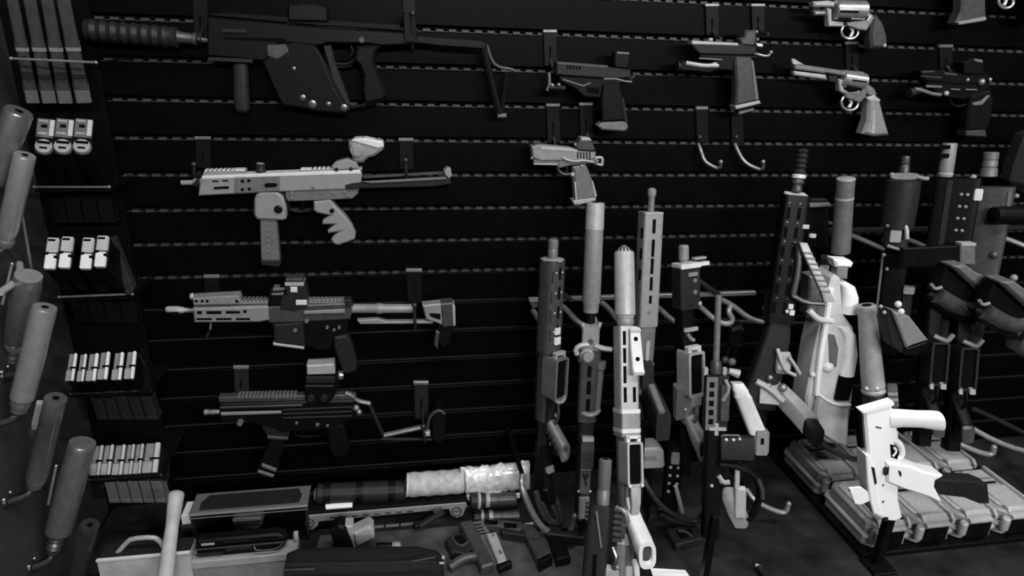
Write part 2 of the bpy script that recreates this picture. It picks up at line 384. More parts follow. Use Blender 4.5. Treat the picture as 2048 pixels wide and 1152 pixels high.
mag_row('fourth rack down the corner', 'short dark magazine', [(143, 735, 17), (164, 736, 14), (185, 735, 20), (208, 732, 20), (236, 733, 20), (261, 731, 20)], (40, 42), 20, 56, -.20, -.06, 'short magazines in the fourth rack', 'black', 'pale')
spares('dim magazine below the fourth rack', 178, 302, 794, 840, 5, 16, -.10, 'charcoal', 'dim magazines below the fourth rack')
fr = PF(-.15, 280, 740)
solo('rack_side_box', 'dark box end closing the fourth magazine rack', 'box', 'polymer', fr, (290, 790, 0), PR([(274, 708), (282, 712), (300, 745), (303, 778), (296, 786), (280, 788)], -30, 2, 2))
rack('rail below the fourth magazine rack', 140, 788, 300, 780, -.14, 'hook')
mag_row('lowest corner rack', 'short stubby grey magazine', [(194, 921, 20), (215, 920, 20), (238, 920, 22), (259, 919, 17), (277, 918, 17), (303, 916, 32)], (20, 24), 20, 60, -.20, -.10, 'stubby magazines in the lowest rack', 'charcoal', 'light')
spares('grey magazine below the lowest rack', 206, 322, 964, 1006, 5, 12, -.16, 'grey', 'grey magazines below the lowest rack')
rack('rail below the lowest magazine rack', 178, 960, 322, 950, -.19, 'hook')
# ================================================================ hooks of the slat wall
def plate_hook(label, x, ytop, h, wd, ball=None, rod=None, Y=-.006, m='polymer', lip=True, name='display_hook'):
    fr = PF(Y, x, ytop); t = Thing(name, label, 'hook', fr, (x, ytop+h, 0), 'hooks on the slat wall')
    sl = h*.03
    t('face_plate', m, PR([(x-wd/2, ytop), (x+wd/2, ytop+.3), (x+wd/2+sl, ytop+h), (x-wd/2+sl, ytop+h)], -4, 0, .8))
    if lip: t('top_lip', 'hookgrey', BX(x-wd/2-1, x+wd/2+1, ytop-3, ytop+3, -6, 1.5, .8))
    t('key_slot', 'void', PR([(x-2, ytop+h*.45), (x+3, ytop+h*.45), (x+1, ytop+h*.8), (x-1, ytop+h*.8)], -1, .4, 0))
    if rod: t('arm', 'hook', TU(rod, 3.2, 1, 8, 5.5 if ball else 0))
    return t
# ================================================================ 1. black angular submachine gun, top left
Y = -.055; fr = PF(Y, 600, 130)
g = Thing('submachine_gun', 'large black angular submachine gun with thick ribbed suppressor, top left of slat wall', 'gun', fr, (650, 235, 0))
g('suppressor', 'charcoal', LA((165, 60, -16), (352, 76, -16), [(0, 18), (.01, 20)]+[(q/18+.02, 21 if q % 2 else 18) for q in range(17)]+[(.98, 20), (1, 14)], 24))
g('thread_adapter', 'gunmetal', LA((348, 74, -16), (390, 79, -16), [(0, 15), (.2, 11), (.8, 10), (.82, 12), (1, 12)]), under='suppressor')
g('barrel', 'darksteel', CY((388, 79, -16), (420, 82, -16), 5))
g('top_cover', 'polymer', PR([(415, 27), (452, 24), (700, 42), (800, 48), (805, 62), (640, 52), (418, 32)], -28, -4, 2))
g('receiver', 'black', PR([(414, 33), (640, 54), (800, 64), (832, 70), (832, 88), (768, 92), (740, 88), (655, 86), (640, 92), (560, 84), (530, 122), (414, 112)], -34, 0, 3))
g('ejection_slot', 'void', PR([(448, 74), (566, 76), (580, 86), (450, 78)], -2, 1, 0)); g('charging_handle', 'charcoal', BX(444, 494, 58, 66, 0, 4, 1))
g('ejection_port', 'gunmetal', PR([(534, 90), (572, 88), (578, 104), (556, 118), (536, 112)], -1, 3, 1))
g('magazine_well', 'polymer', PR([(560, 86), (600, 82), (630, 90), (655, 130), (700, 214), (694, 228), (640, 224), (590, 214), (566, 212), (556, 196), (524, 124)], -32, 2, 4))
g('side_line', 'charcoal', TU([(628, 96, 3), (640, 112, 3), (662, 170, 3), (684, 208, 3)], 1.2), under='magazine_well')
g('pivot_pin', 'darksteel', *[LA((x, y, 0), (x, y, 4), [(0, r), (.8, r), (1, r*.6)]) for x, y, r in ((588, 137, 4), (606, 195, 6), (625, 208, 8), (688, 215, 7), (657, 208, 5))], under='magazine_well')
g('front_guard', 'charcoal', PR([(646, 92), (662, 90), (668, 118), (700, 205), (698, 222), (684, 222)], -24, 1, 2))
g('trigger_guard', 'polymer', TU([(664, 128, -14), (690, 130, -14), (702, 126, -14), (712, 116, -14)], 4, 1)); g('trigger', 'black', TU([(700, 92, -14), (706, 104, -14), (698, 116, -14)], 3.5, 1))
g('lower_bar', 'polymer', TU([(690, 218, -14), (728, 212, -14), (770, 198, -14)], 3.5))
g('grip', 'polymer', PR([(712, 92), (766, 88), (752, 104), (748, 122), (758, 150), (774, 192), (766, 200), (730, 208), (724, 180), (726, 150), (718, 130), (708, 122)], -30, 0, 5))
g('selector', 'gunmetal', LA((723, 80, 0), (723, 80, 4), [(0, 7), (1, 5)]))
g('foregrip', 'charcoal', LO((0, 2), [((478, 128, -16), 15, 12), ((479, 150, -16), 15, 13), ((480, 190, -16), 16, 14), ((482, 220, -16), 15, 13), ((482, 226, -16), 11, 9)], 20, 3)); g('rail', 'charcoal', PR([(416, 114), (506, 118), (505, 126), (416, 122)], -28, 2, 1))
g('optic', 'black', PR([(576, 8), (632, 6), (656, 16), (656, 44), (576, 42)], -30, 2, 3)); g('optic_lens', 'void', LA((580, 24, -14), (574, 24, -14), [(0, 12), (1, 11)]), under='optic')
g('folding_stock', 'black', PR([(830, 70), (880, 74), (960, 80), (978, 86), (968, 98), (880, 92), (832, 86)], -24, -4, 2))
g('stock_hinge', 'polymer', PR([(806, 24), (832, 26), (834, 88), (808, 84)], -26, 2, 2))
g('butt_frame', 'polymer', TU([(966, 84, -12), (974, 124, -12), (1000, 230, -12)], 8, 0), TU([(1004, 230, -12), (1012, 170, -12), (1016, 146, -12)], 6, 0)); g('butt_plate', 'gunmetal', TU([(974, 88, -12), (986, 126, -12), (1002, 136, -12), (1022, 138, -12), (1034, 144, -12)], 3.5, 1)); g('butt_toe', 'grey', BX(996, 1014, 228, 236, -22, -4, 2))
plate_hook('flat dark hook plate behind the muzzle of the black angular gun', 400, -4, 80, 30, 1, [(405, 60, 0), (406, 70, 24), (408, 88, 34), (408, 78, 44)], m='polymer', lip=False)
plate_hook('flat dark hook plate above the folded stock of the black angular gun', 818, -4, 90, 26, 1, [(822, 60, 0), (822, 92, 24), (824, 96, 40), (823, 28, 60)], m='polymer', lip=False)

# ================================================================ 2. pale submachine gun
Y = -.06; fr = PF(Y, 620, 400)
g = Thing('submachine_gun', 'pale grey submachine gun with straight magazine and red dot sight', 'gun', fr, (540, 535, 0))
g('barrel', 'gungrey', LA((358, 369, -16), (402, 368, -16), [(0, 5), (.55, 5), (.6, 8), (1, 9)]))
g('muzzle_collar', 'charcoal', LA((384, 370, -16), (398, 370, -16), [(0, 8), (1, 12)]))
g('receiver', 'gungrey', PR([(402, 357), (720, 344), (724, 352), (720, 378), (560, 384), (396, 392), (398, 375)], -34, 0, 2.5))
g('top_edge_glint', 'pale', PR([(404, 352), (720, 340), (722, 348), (402, 359)], -32, 1, 1.5))  # paler strip: light from above painted onto the receiver's top edge
g('handguard_panel', 'grey', PR([(470, 352), (560, 350), (560, 382), (468, 386)], -2, 1, .8))
g('front_rail', 'gungrey', PR([(404, 347), (410, 343), (490, 342), (490, 350), (404, 354)], -26, -6, 1), under='receiver')
g('rail_tooth', 'pale', *[BX(407+i*9, 412+i*9, 341.5-i*.2, 346, -26, -6, .8) for i in range(7)], BX(468, 488, 340, 346, -26, -6, 1), under='front_rail')
g('rear_rail', 'gungrey', PR([(600, 341), (724, 336), (724, 342), (600, 347)], -26, -6, 1), under='receiver')
g('rail_tooth', 'pale', BX(600, 622, 339, 344, -26, -6, 1), *[BX(626+i*9, 631+i*9, 338-i*.3, 343, -26, -6, .8) for i in range(5)], under='rear_rail')
g('top_slot', 'void', BX(425, 437, 361, 363, -1, 1.8, 0), BX(445, 457, 360, 362, -1, 1.8, 0), under='receiver')
g('vent_slot', 'void', PR([(428, 374), (457, 372), (458, 377), (428, 378)], -1, 1.8, 0), under='receiver')
g('pin_hole', 'void', *[CY((x, y, -1), (x, y, 1.9), 3.2, n=10) for x, y in ((485, 362), (498, 361), (485, 379), (499, 378))], under='receiver')
g('ejection_port', 'void', PR([(528, 370), (533, 366), (552, 366), (556, 370), (551, 374), (532, 375)], -1, 1.6, 0), under='receiver')
g('body_pin', 'steel', LA((627, 375, 0), (627, 375, 2.5), [(0, 4), (1, 3)]))
g('bolt_knob', 'charcoal', LA((519, 350, -16), (518, 330, -16), [(0, 6), (.3, 11), (.5, 9), (1, 9)])); g('knob_cap', 'gungrey', LA((518, 332, -16), (518, 329, -16), [(0, 9), (1, 7)]), under='bolt_knob')
g('lower_frame', 'grey', PR([(570, 384), (718, 378), (716, 388), (706, 398), (640, 402), (576, 404), (571, 398)], -28, -3, 2))
g('frame_pin', 'steel', *[LA((x, y, -3), (x, y, 1), [(0, r), (1, r*.7)]) for x, y, r in ((583, 387, 5), (583, 396, 4), (665, 386, 3), (689, 384, 3), (695, 392, 3), (642, 385, 3))], under='lower_frame')
g('end_cap', 'charcoal', PR([(690, 370), (705, 366), (724, 364), (724, 376), (692, 379)], -20, 2, 1))
g('magazine_well', 'gungrey', PR([(512, 390), (520, 384), (553, 383), (566, 394), (572, 415), (572, 438), (566, 441), (514, 439), (508, 430), (508, 400)], -34, 2, 4))
g('well_lip', 'charcoal', BX(514, 556, 381, 385, -28, 0, 1), under='magazine_well')
g('magazine_catch', 'black', LA((557, 418, 0), (557, 418, 7), [(0, 8), (.6, 8), (1, 5)]))
g('magazine', 'grey', PR([(519, 441), (552, 442), (559, 520), (556, 526), (524, 524), (521, 516)], -26, -4, 2)); g('witness_hole', 'grey', *[LA((533+i*.8, 462+i*11, -4), (533+i*.8, 462+i*11, -3), [(0, 3), (1, 2)]) for i in range(6)], under='magazine'); g('floor_plate', 'charcoal', PR([(520, 521), (559, 521), (561, 530), (557, 535), (523, 532)], -28, -2, 2), under='magazine')
g('trigger_guard', 'black', TU([(574, 398, -16), (576, 422, -16), (592, 428, -16), (618, 427, -16), (628, 420, -16)], 2.5, 1)); g('trigger', 'black', TU([(602, 402, -16), (607, 410, -16), (602, 420, -16)], 2.6, 1))
g('grip', 'gungrey', PR([(627, 404), (660, 400), (672, 415), (690, 434), (703, 452), (711, 470), (709, 480), (676, 492), (666, 488), (662, 480), (668, 472), (680, 464), (656, 468), (655, 462), (670, 450), (644, 450), (645, 442), (660, 432), (634, 427), (627, 422)], -30, -2, 3.5))
g('grip_screw', 'black', LA((664, 422, -3), (664, 422, 2), [(0, 5), (1, 4)]), under='grip')
g('folded_stock', 'charcoal', PR([(720, 366), (900, 354), (903, 368), (870, 374), (722, 378)], -16, -4, 1.5)); g('stock_rail', 'gunmetal', PR([(724, 356), (896, 347), (897, 352), (726, 361)], -30, -18, 1)); g('stock_highlight_bar', 'grey', PR([(724, 363), (892, 354), (893, 359), (742, 367)], -4, 0, 1))
g('rear_catch', 'gungrey', PR([(890, 350), (888, 342), (894, 336), (902, 338), (904, 352), (898, 358)], -24, 0, 2))
g('optic_mount', 'gungrey', PR([(663, 333), (672, 324), (694, 318), (712, 324), (718, 338), (668, 342)], -24, 0, 3)); g('mount_screw', 'charcoal', LA((673, 339, 0), (673, 339, 3), [(0, 4), (1, 3)]), LA((702, 338, 0), (702, 338, 3), [(0, 4), (1, 3)]), under='optic_mount')
g('optic_body', 'gungrey', PR([(697, 286), (706, 278), (728, 276), (736, 281), (760, 279), (768, 287), (766, 300), (750, 312), (736, 316), (726, 326), (706, 326), (704, 312), (698, 300)], -30, 0, 5)); g('optic_top_shell', 'pale', PR([(702, 282), (710, 277), (732, 276), (766, 283), (768, 294), (758, 298), (736, 292)], -30, 3, 3)); g('optic_knob', 'gungrey', LA((715, 301, 0), (715, 301, 9), [(0, 13), (.7, 13), (.75, 10), (1, 9)], 22), under='optic_body')
plate_hook('ball-ended hook at the muzzle of the pale submachine gun', 405, 276, 60, 30, 1, [(400, 344, 0), (400, 348, 30), (400, 342, 44), (400, 320, 48)], m='polymer')
plate_hook('ball-ended hook at the folded stock of the pale submachine gun', 812, 279, 60, 28, 1, [(812, 350, 0), (812, 352, 30), (812, 342, 44), (810, 312, 48)], m='polymer')

# ================================================================ 3. short rifle with slotted handguard
Y = -.06; fr = PF(Y, 620, 630)
g = Thing('short_rifle', 'short dark rifle with slotted grey handguard and holographic sight', 'gun', fr, (690, 750, 0))
g('flash_hider', 'light', LA((327, 625, -16), (372, 627, -16), [(0, 5), (.1, 6.5), (.5, 7.5), (.8, 6), (.82, 5), (1, 5)])); g('hider_slot', 'void', PR([(334, 628), (352, 627), (362, 634), (342, 634)], -9, -7.5, 0), under='flash_hider')
g('barrel', 'brushed', CY((366, 627, -16), (390, 627, -16), 5))
g('handguard', 'midgrey', PR([(385, 617), (536, 613), (538, 641), (518, 645), (388, 646)], -32, 0, 3))
g('slot', 'void', BX(394, 404, 622, 628, -1, .6, 0), BX(413, 443, 622, 628, -1, .6, 0), BX(452, 480, 622, 627, -1, .6, 0), BX(393, 424, 636, 640, -1, .6, 0), BX(432, 463, 636, 640, -1, .6, 0), BX(472, 500, 636, 640, -1, .6, 0), CY((490, 623, -1), (490, 623, .7), 3.4, n=10), under='handguard')
g('top_rail', 'midgrey', PR([(386, 607), (700, 602), (702, 609), (386, 613)], -24, -8, 1)); g('rail_tooth', 'grey', *[BX(484+i*8.2, 489+i*8.2, 601.5, 606, -24, -7, .6) for i in range(27)], under='top_rail')
g('laser_unit', 'midgrey', PR([(384, 597), (476, 592), (480, 604), (470, 610), (386, 612)], -30, -2, 2)); g('unit_lens', 'light', LA((384, 598, -14), (377, 598, -14), [(0, 6), (.4, 7), (1, 6)]), under='laser_unit'); g('unit_screw', 'void', *[CY((x, 603, -3), (x, 603, -1.5), 3, n=8) for x in (392, 404, 414, 473)], under='laser_unit')
g('upper_receiver', 'gunmetal', PR([(534, 614), (700, 607), (704, 622), (700, 640), (600, 646), (536, 648)], -30, -2, 3)); g('charging_handle', 'charcoal', PR([(688, 600), (702, 599), (706, 612), (692, 614)], -22, 2, 1.5)); g('ejection_cover', 'midgrey', PR([(608, 622), (690, 618), (690, 626), (606, 628)], -2, 1.5, 1))
g('lower_receiver', 'black', PR([(540, 648), (694, 640), (696, 662), (668, 676), (660, 700), (632, 700), (610, 694), (606, 672), (546, 672)], -26, -5, 2))
g('magazine_well', 'charcoal', PR([(547, 650), (606, 646), (610, 696), (548, 688)], -30, -2, 2)); g('well_rim', 'light', PR([(546, 686), (608, 694), (608, 699), (546, 691)], -32, 0, 1), under='magazine_well')
g('receiver_pin', 'steel', *[LA((x, y, -5), (x, y, 1), [(0, r), (1, r*.7)]) for x, y, r in ((590, 661, 5), (613, 643, 5), (654, 656, 3.5), (668, 661, 3), (678, 656, 3.5))], under='lower_receiver')
g('trigger_guard', 'darksteel', TU([(608, 693, -16), (628, 700, -16), (648, 696, -16), (664, 684, -16)], 3, 1)); g('trigger', 'black', TU([(632, 672, -16), (638, 680, -16), (632, 690, -16)], 2.6, 1))
g('grip', 'charcoal', PR([(668, 676), (694, 672), (704, 694), (714, 730), (712, 744), (694, 750), (684, 746), (676, 718), (667, 694)], -30, -2, 4))
g('buffer_tube', 'midgrey', LA((700, 623, -16), (826, 623, -16), [(0, 12), (.03, 9.5), (.4, 9.5), (.42, 11), (.5, 11), (.52, 9.5), (1, 9.5)], 20)); g('lower_strut', 'midgrey', PR([(714, 643), (756, 641), (772, 646), (866, 645), (866, 650), (720, 651)], -20, -6, 1.2))
g('stock_body', 'midgrey', PR([(845, 612), (884, 608), (886, 652), (876, 648), (852, 640)], -28, -2, 2.5)); g('stock_window', 'void', PR([(858, 627), (881, 628), (881, 640), (862, 634)], -3, -1, 0), under='stock_body')
g('butt_pad', 'gunmetal', PR([(882, 608), (905, 606), (911, 616), (911, 652), (886, 656)], -32, 0, 2.5)); g('pad_rim', 'light', PR([(904, 607), (910, 612), (911, 650), (907, 653)], -32, 1, .8), under='butt_pad'); g('cheek_drop', 'black', PR([(878, 652), (908, 654), (900, 690), (884, 700), (872, 668)], -26, -6, 2)); g('stock_latch', 'darksteel', PR([(872, 662), (879, 666), (876, 700), (868, 690)], -14, -2, 1))
g('holographic_sight', 'charcoal', PR([(570, 566), (606, 562), (612, 575), (617, 590), (614, 616), (590, 621), (560, 618), (563, 596), (572, 588)], -30, 2, 2.5)); g('sight_hood', 'gunmetal', PR([(571, 557), (606, 556), (607, 570), (570, 571)], -28, 3, 1.5), under='holographic_sight'); g('hood_edge', 'light', BX(570, 608, 564, 571, -28, 4, .8), under='holographic_sight')
g('sight_button', 'pale', BX(581, 595, 573, 584, 0, 4, 1.5), BX(592, 614, 599, 609, 0, 4, 1), under='holographic_sight'); g('sight_front', 'black', PR([(538, 580), (571, 575), (566, 596), (562, 616), (534, 618)], -28, -4, 2)); g('sight_fin', 'grey', PR([(546, 577), (570, 577), (568, 582), (544, 584)], -24, -3, .8), PR([(542, 588), (568, 586), (566, 592), (542, 592)], -24, -3, .8), under='sight_front')
plate_hook('flat hook plate with lip left of the holographic sight', 423, 553, 44, 30, m='polymer', rod=[(424, 590, 0), (424, 652, 10), (424, 656, 40)])
plate_hook('flat hook plate with tall bright pin through the short rifle stock', 828, 541, 66, 30, 1, [(828, 632, 0), (829, 644, 30), (829, 640, 46), (827, 592, 50)], m='polymer')

# ================================================================ 4. black submachine gun with wire stock
Y = -.06; fr = PF(Y, 640, 830)
g = Thing('submachine_gun', 'black submachine gun with boxy reflex sight and bent folding stock, lowest on slat wall', 'gun', fr, (560, 958, 0))
g('muzzle', 'steel', LA((405, 833, -16), (436, 832, -16), [(0, 6), (.25, 6), (.3, 4.5), (.5, 5.5), (1, 5)]))
g('top_rail', 'gunmetal', PR([(435, 798), (700, 793), (712, 797), (712, 802), (436, 808)], -24, -6, 1)); g('rail_tooth', 'grey', *[BX(474+i*7.5, 479+i*7.5, 794.5-i*.15, 800, -24, -5, .6) for i in range(16)], under='top_rail')
g('receiver', 'black', PR([(440, 808), (708, 801), (710, 838), (690, 846), (640, 862), (560, 866), (548, 858), (500, 846), (440, 844)], -32, 0, 3))
g('upper_groove', 'gunmetal', PR([(440, 813), (605, 808), (605, 812), (440, 817)], -1, 2, .8), under='receiver'); g('side_rail', 'midgrey', PR([(442, 824), (563, 821), (563, 826), (442, 830)], -1, 3, 1), under='receiver')
g('side_rib', 'charcoal', *[PR([(566, 818+i*8), (704, 812+i*9), (704, 815+i*9), (566, 821+i*8)], -1, 2.5, .8) for i in range(3)], under='receiver')
g('charging_knob', 'hookgrey', LA((481, 843, 0), (481, 843, 9), [(0, 6), (1, 5)])); g('body_pin', 'steel', LA((635, 849, 0), (635, 849, 3), [(0, 4), (1, 3)]), LA((655, 851, 0), (655, 851, 3), [(0, 3), (1, 2)]), LA((593, 846, 0), (593, 846, 3), [(0, 3), (1, 2)]))
g('magazine_well', 'charcoal', PR([(516, 846), (580, 850), (572, 880), (536, 878)], -26, -3, 2)); g('well_lip', 'gunmetal', PR([(534, 873), (576, 876), (576, 881), (534, 879)], -28, -1, 1), under='magazine_well')
g('magazine', 'polymer', PR([(540, 880), (570, 882), (551, 954), (546, 956), (514, 944), (516, 936)], -24, -5, 2)); g('base_pad', 'grey', PR([(524, 929), (553, 940), (551, 946), (522, 935)], -26, -2, 1), PR([(516, 942), (548, 952), (545, 957), (514, 947)], -26, -2, 1), under='magazine')
g('trigger_guard', 'black', TU([(582, 862, -16), (590, 882, -16), (640, 880, -16), (652, 870, -16)], 2.5, 1)); g('trigger', 'polymer', TU([(600, 864, -16), (604, 872, -16), (598, 880, -16)], 2.6, 1))
g('grip', 'polymer', PR([(650, 856), (686, 848), (692, 872), (698, 896), (694, 916), (664, 918), (656, 892)], -30, -2, 5))
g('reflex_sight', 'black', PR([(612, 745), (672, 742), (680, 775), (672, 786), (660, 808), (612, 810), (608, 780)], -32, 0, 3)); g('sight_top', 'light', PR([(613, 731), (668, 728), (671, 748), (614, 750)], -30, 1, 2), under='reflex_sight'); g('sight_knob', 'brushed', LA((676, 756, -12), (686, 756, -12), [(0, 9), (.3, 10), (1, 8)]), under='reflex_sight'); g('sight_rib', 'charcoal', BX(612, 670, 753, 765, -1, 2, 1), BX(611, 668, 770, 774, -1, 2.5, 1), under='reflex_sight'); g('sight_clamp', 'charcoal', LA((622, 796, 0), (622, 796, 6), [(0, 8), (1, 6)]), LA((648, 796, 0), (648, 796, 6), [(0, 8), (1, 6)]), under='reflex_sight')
g('stock_hinge', 'hookgrey', TU([(690, 790, -10), (706, 797, -10), (712, 806, -10), (740, 812, -10)], 4.5, 1), SP((712, 818, -4), 7), SP((718, 826, -4), 6)); g('stock_arm', 'charcoal', TU([(738, 812, -10), (750, 840, -10), (766, 874, -10)], 4), TU([(764, 883, -10), (864, 884, -10)], 3.2)); g('stock_strut', 'brushed', TU([(768, 876, -10), (850, 858, -10)], 5.5))
g('butt_plate', 'black', LO((0, 1), [((878, 848, -26), 13, 34), ((878, 848, 4), 13, 34)], 28, 2.5)); g('butt_edge', 'gunmetal', TU([(854, 858, 2), (858, 835, 3), (868, 822, 3), (880, 818, 3), (889, 826, 3)], 3.2, 1)); g('stock_screw', 'light', BX(850, 860, 862, 870, -8, 6, 1.5))
plate_hook('flat hook plate with dark slot above the lowest submachine gun, left one', 482, 735, 58, 29, m='charcoal', rod=[(484, 780, 0), (485, 806, 8), (486, 806, 30)])
plate_hook('flat hook plate with dark slot behind the bent stock', 842, 766, 72, 28, 1, [(846, 818, 0), (846, 862, 20), (848, 864, 46), (844, 826, 50)], m='charcoal')
# ================================================================ handguns on the wall
Y = -.06; fr = PF(Y, 1180, 170)
g = Thing('pistol', 'black pistol with weapon light and wide base pad, left in top handgun row', 'gun', fr, (1225, 262, 0))
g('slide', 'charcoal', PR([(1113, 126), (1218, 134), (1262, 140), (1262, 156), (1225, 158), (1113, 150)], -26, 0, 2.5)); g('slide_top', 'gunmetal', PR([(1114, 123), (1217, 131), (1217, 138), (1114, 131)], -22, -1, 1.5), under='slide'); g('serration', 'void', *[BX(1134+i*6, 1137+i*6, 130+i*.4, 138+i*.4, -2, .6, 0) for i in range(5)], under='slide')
g('frame', 'black', PR([(1118, 152), (1225, 158), (1262, 158), (1254, 166), (1222, 170), (1206, 172), (1202, 196), (1170, 194), (1150, 176), (1122, 164)], -24, -3, 2)); g('frame_edge', 'grey', TU([(1126, 159, -2), (1166, 172, -2), (1182, 166, -2)], 1.5), TU([(1208, 158, -2), (1232, 158, -2), (1252, 163, -2), (1264, 164, -2)], 2), under='frame'); g('trigger_guard_void', 'void', PR([(1174, 174), (1200, 176), (1198, 188), (1176, 186)], -4, -2.6, 0), under='frame')
g('beavertail', 'charcoal', TU([(1258, 160, -12), (1270, 156, -12), (1277, 148, -12)], 3.5, 1))
g('grip', 'polymer', PR([(1206, 166), (1240, 164), (1246, 190), (1253, 240), (1205, 244), (1203, 200)], -26, -1, 3)); g('grip_backstrap', 'charcoal', PR([(1243, 192), (1248, 196), (1256, 246), (1250, 246)], -22, .5, 1), under='grip'); g('base_pad', 'grey', PR([(1204, 245), (1254, 243), (1257, 256), (1250, 263), (1204, 260), (1196, 252)], -28, 1, 3))
g('weapon_light', 'black', LA((1098, 176, -12), (1132, 178, -12), [(0, 8), (.2, 9), (.5, 7), (1, 8)])); g('light_bezel', 'hookgrey', SP((1106, 171, -6), 4), SP((1119, 170, -6), 4), TU([(1100, 145, -8), (1101, 168, -8), (1096, 182, -8)], 3), under='weapon_light')
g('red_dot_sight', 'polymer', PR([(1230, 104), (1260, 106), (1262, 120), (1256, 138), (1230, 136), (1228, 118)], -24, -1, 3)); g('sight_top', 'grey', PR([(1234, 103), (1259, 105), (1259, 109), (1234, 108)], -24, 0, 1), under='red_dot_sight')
fr = PF(Y, 1450, 140)
g = Thing('pistol', 'dark pistol with pale slide top, optic and long grip, middle of top handgun row', 'gun', fr, (1490, 226, 0))
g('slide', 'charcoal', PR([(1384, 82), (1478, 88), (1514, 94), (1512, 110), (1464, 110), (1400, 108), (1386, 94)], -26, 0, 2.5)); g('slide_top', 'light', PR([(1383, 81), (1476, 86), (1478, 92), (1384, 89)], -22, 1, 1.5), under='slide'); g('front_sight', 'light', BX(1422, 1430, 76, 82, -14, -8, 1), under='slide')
g('rear_sight', 'pale', PR([(1512, 86), (1526, 88), (1526, 94), (1516, 93)], -20, 0, 1), under='slide')
g('frame', 'black', PR([(1400, 108), (1512, 110), (1520, 112), (1516, 118), (1500, 118), (1470, 120), (1468, 142), (1440, 140), (1430, 120), (1402, 116)], -22, -3, 2)); g('rail_line', 'grey', PR([(1398, 115), (1444, 118), (1444, 121), (1398, 118)], -3, 1, .6), under='frame')
g('beavertail', 'grey', PR([(1506, 103), (1518, 108), (1518, 112), (1506, 108)], -18, 0, 1)); g('hammer', 'hookgrey', SP((1547, 105, -10), 4), TU([(1516, 108, -10), (1540, 114, -10), (1547, 106, -10)], 2.5, 1))
g('weapon_light', 'black', PR([(1364, 122), (1380, 122), (1440, 128), (1440, 140), (1420, 146), (1384, 142), (1364, 142)], -24, -4, 2)); g('light_shell', 'light', TU([(1374, 126, -6), (1390, 129, -4), (1410, 132, -3), (1430, 131, -4), (1438, 132, -5)], 4.2, 1), PR([(1426, 126), (1434, 124), (1440, 134), (1430, 136)], -12, -2, 1), under='weapon_light'); g('light_bezel', 'charcoal', LA((1368, 132, -14), (1360, 133, -14), [(0, 9), (1, 10)]), under='weapon_light')
g('grip', 'gunmetal', PR([(1470, 112), (1504, 112), (1512, 140), (1518, 200), (1472, 212), (1474, 170)], -26, -1, 4)); g('grip_edge', 'grey', PR([(1502, 118), (1507, 122), (1518, 198), (1511, 200)], -22, .5, 1), under='grip'); g('base_pad', 'light', PR([(1470, 212), (1519, 201), (1522, 207), (1472, 219)], -26, 1, 1.5)); g('pad_foot', 'grey', PR([(1479, 224), (1510, 217), (1508, 222), (1480, 230)], -24, -2, 1.5)); g('pad_gap', 'black', PR([(1478, 216), (1512, 209), (1510, 220), (1480, 226)], -22, -5, 1))
g('red_dot_sight', 'gunmetal', PR([(1492, 60), (1512, 60), (1514, 74), (1510, 92), (1484, 90), (1480, 78), (1490, 74)], -24, -1, 3)); g('sight_screw', 'grey', SP((1516, 64, -6), 4), SP((1518, 79, -6), 3.5), under='red_dot_sight')
# revolvers
def revolver(label, P, grip, gm, barrel, cyl, frame, guard, rounds=True, extras=()):
    fr = PF(-.06, *P); g = Thing('revolver', label, 'gun', fr, (P[0]+60, P[1]+60, 0)); g.grip = None
    for a in barrel: g(*a)
    for a in frame: g(*a)
    g('cylinder', 'steel', cyl[0]); g('flute', 'void', *cyl[1:], under='cylinder')
    g('trigger_guard', 'steel', guard[0]); g('trigger', 'pale', guard[1])
    g('grip', gm, grip)
    for a in extras: g(*a)
    return g
revolver('stainless snub revolver with dark rubber grip, highest on the wall', (1700, 40),
    PR([(1746, 36), (1756, 30), (1768, 46), (1776, 72), (1777, 96), (1744, 97), (1741, 70)], -28, 0, 5), 'gunmetal',
    [('barrel', 'light', PR([(1628, 3), (1660, 1), (1672, 4), (1672, 14), (1630, 13)], -22, -2, 3)), ('under_lug', 'brushed', PR([(1629, 20), (1655, 21), (1657, 30), (1632, 31)], -20, -4, 3)), ('yoke', 'light', PR([(1657, 16), (1666, 18), (1666, 42), (1690, 44), (1690, 53), (1660, 53)], -20, -3, 2))],
    (LA((1674, 20, -12), (1734, 21, -12), [(0, 17), (.03, 19), (1, 19)], 24), PR([(1676, 21), (1714, 22), (1712, 26), (1676, 25)], 5, 7.5, 0), PR([(1676, 35), (1700, 36), (1700, 40), (1676, 39)], 2, 5, 0)),
    [('frame', 'brushed', PR([(1694, 45), (1736, 40), (1744, 30), (1752, 34), (1742, 50), (1735, 62), (1722, 60), (1696, 52)], -22, -2, 2)), ('top_strap', 'midgrey', PR([(1672, 1), (1730, 2), (1734, 8), (1674, 9)], -20, -4, 1.5)), ('hammer', 'steel', PR([(1729, 24), (1738, 22), (1750, 30), (1752, 36), (1736, 34)], -16, -4, 2))],
    (TU(AR(1707, 63, 17, 15, 0, 360, 20, -12), 2.6), TU([(1708, 54, -12), (1714, 62, -12), (1708, 74, -12)], 3, 1)), extras=[('grip_screw', 'light', SP((1770, 91, -2), 4))])
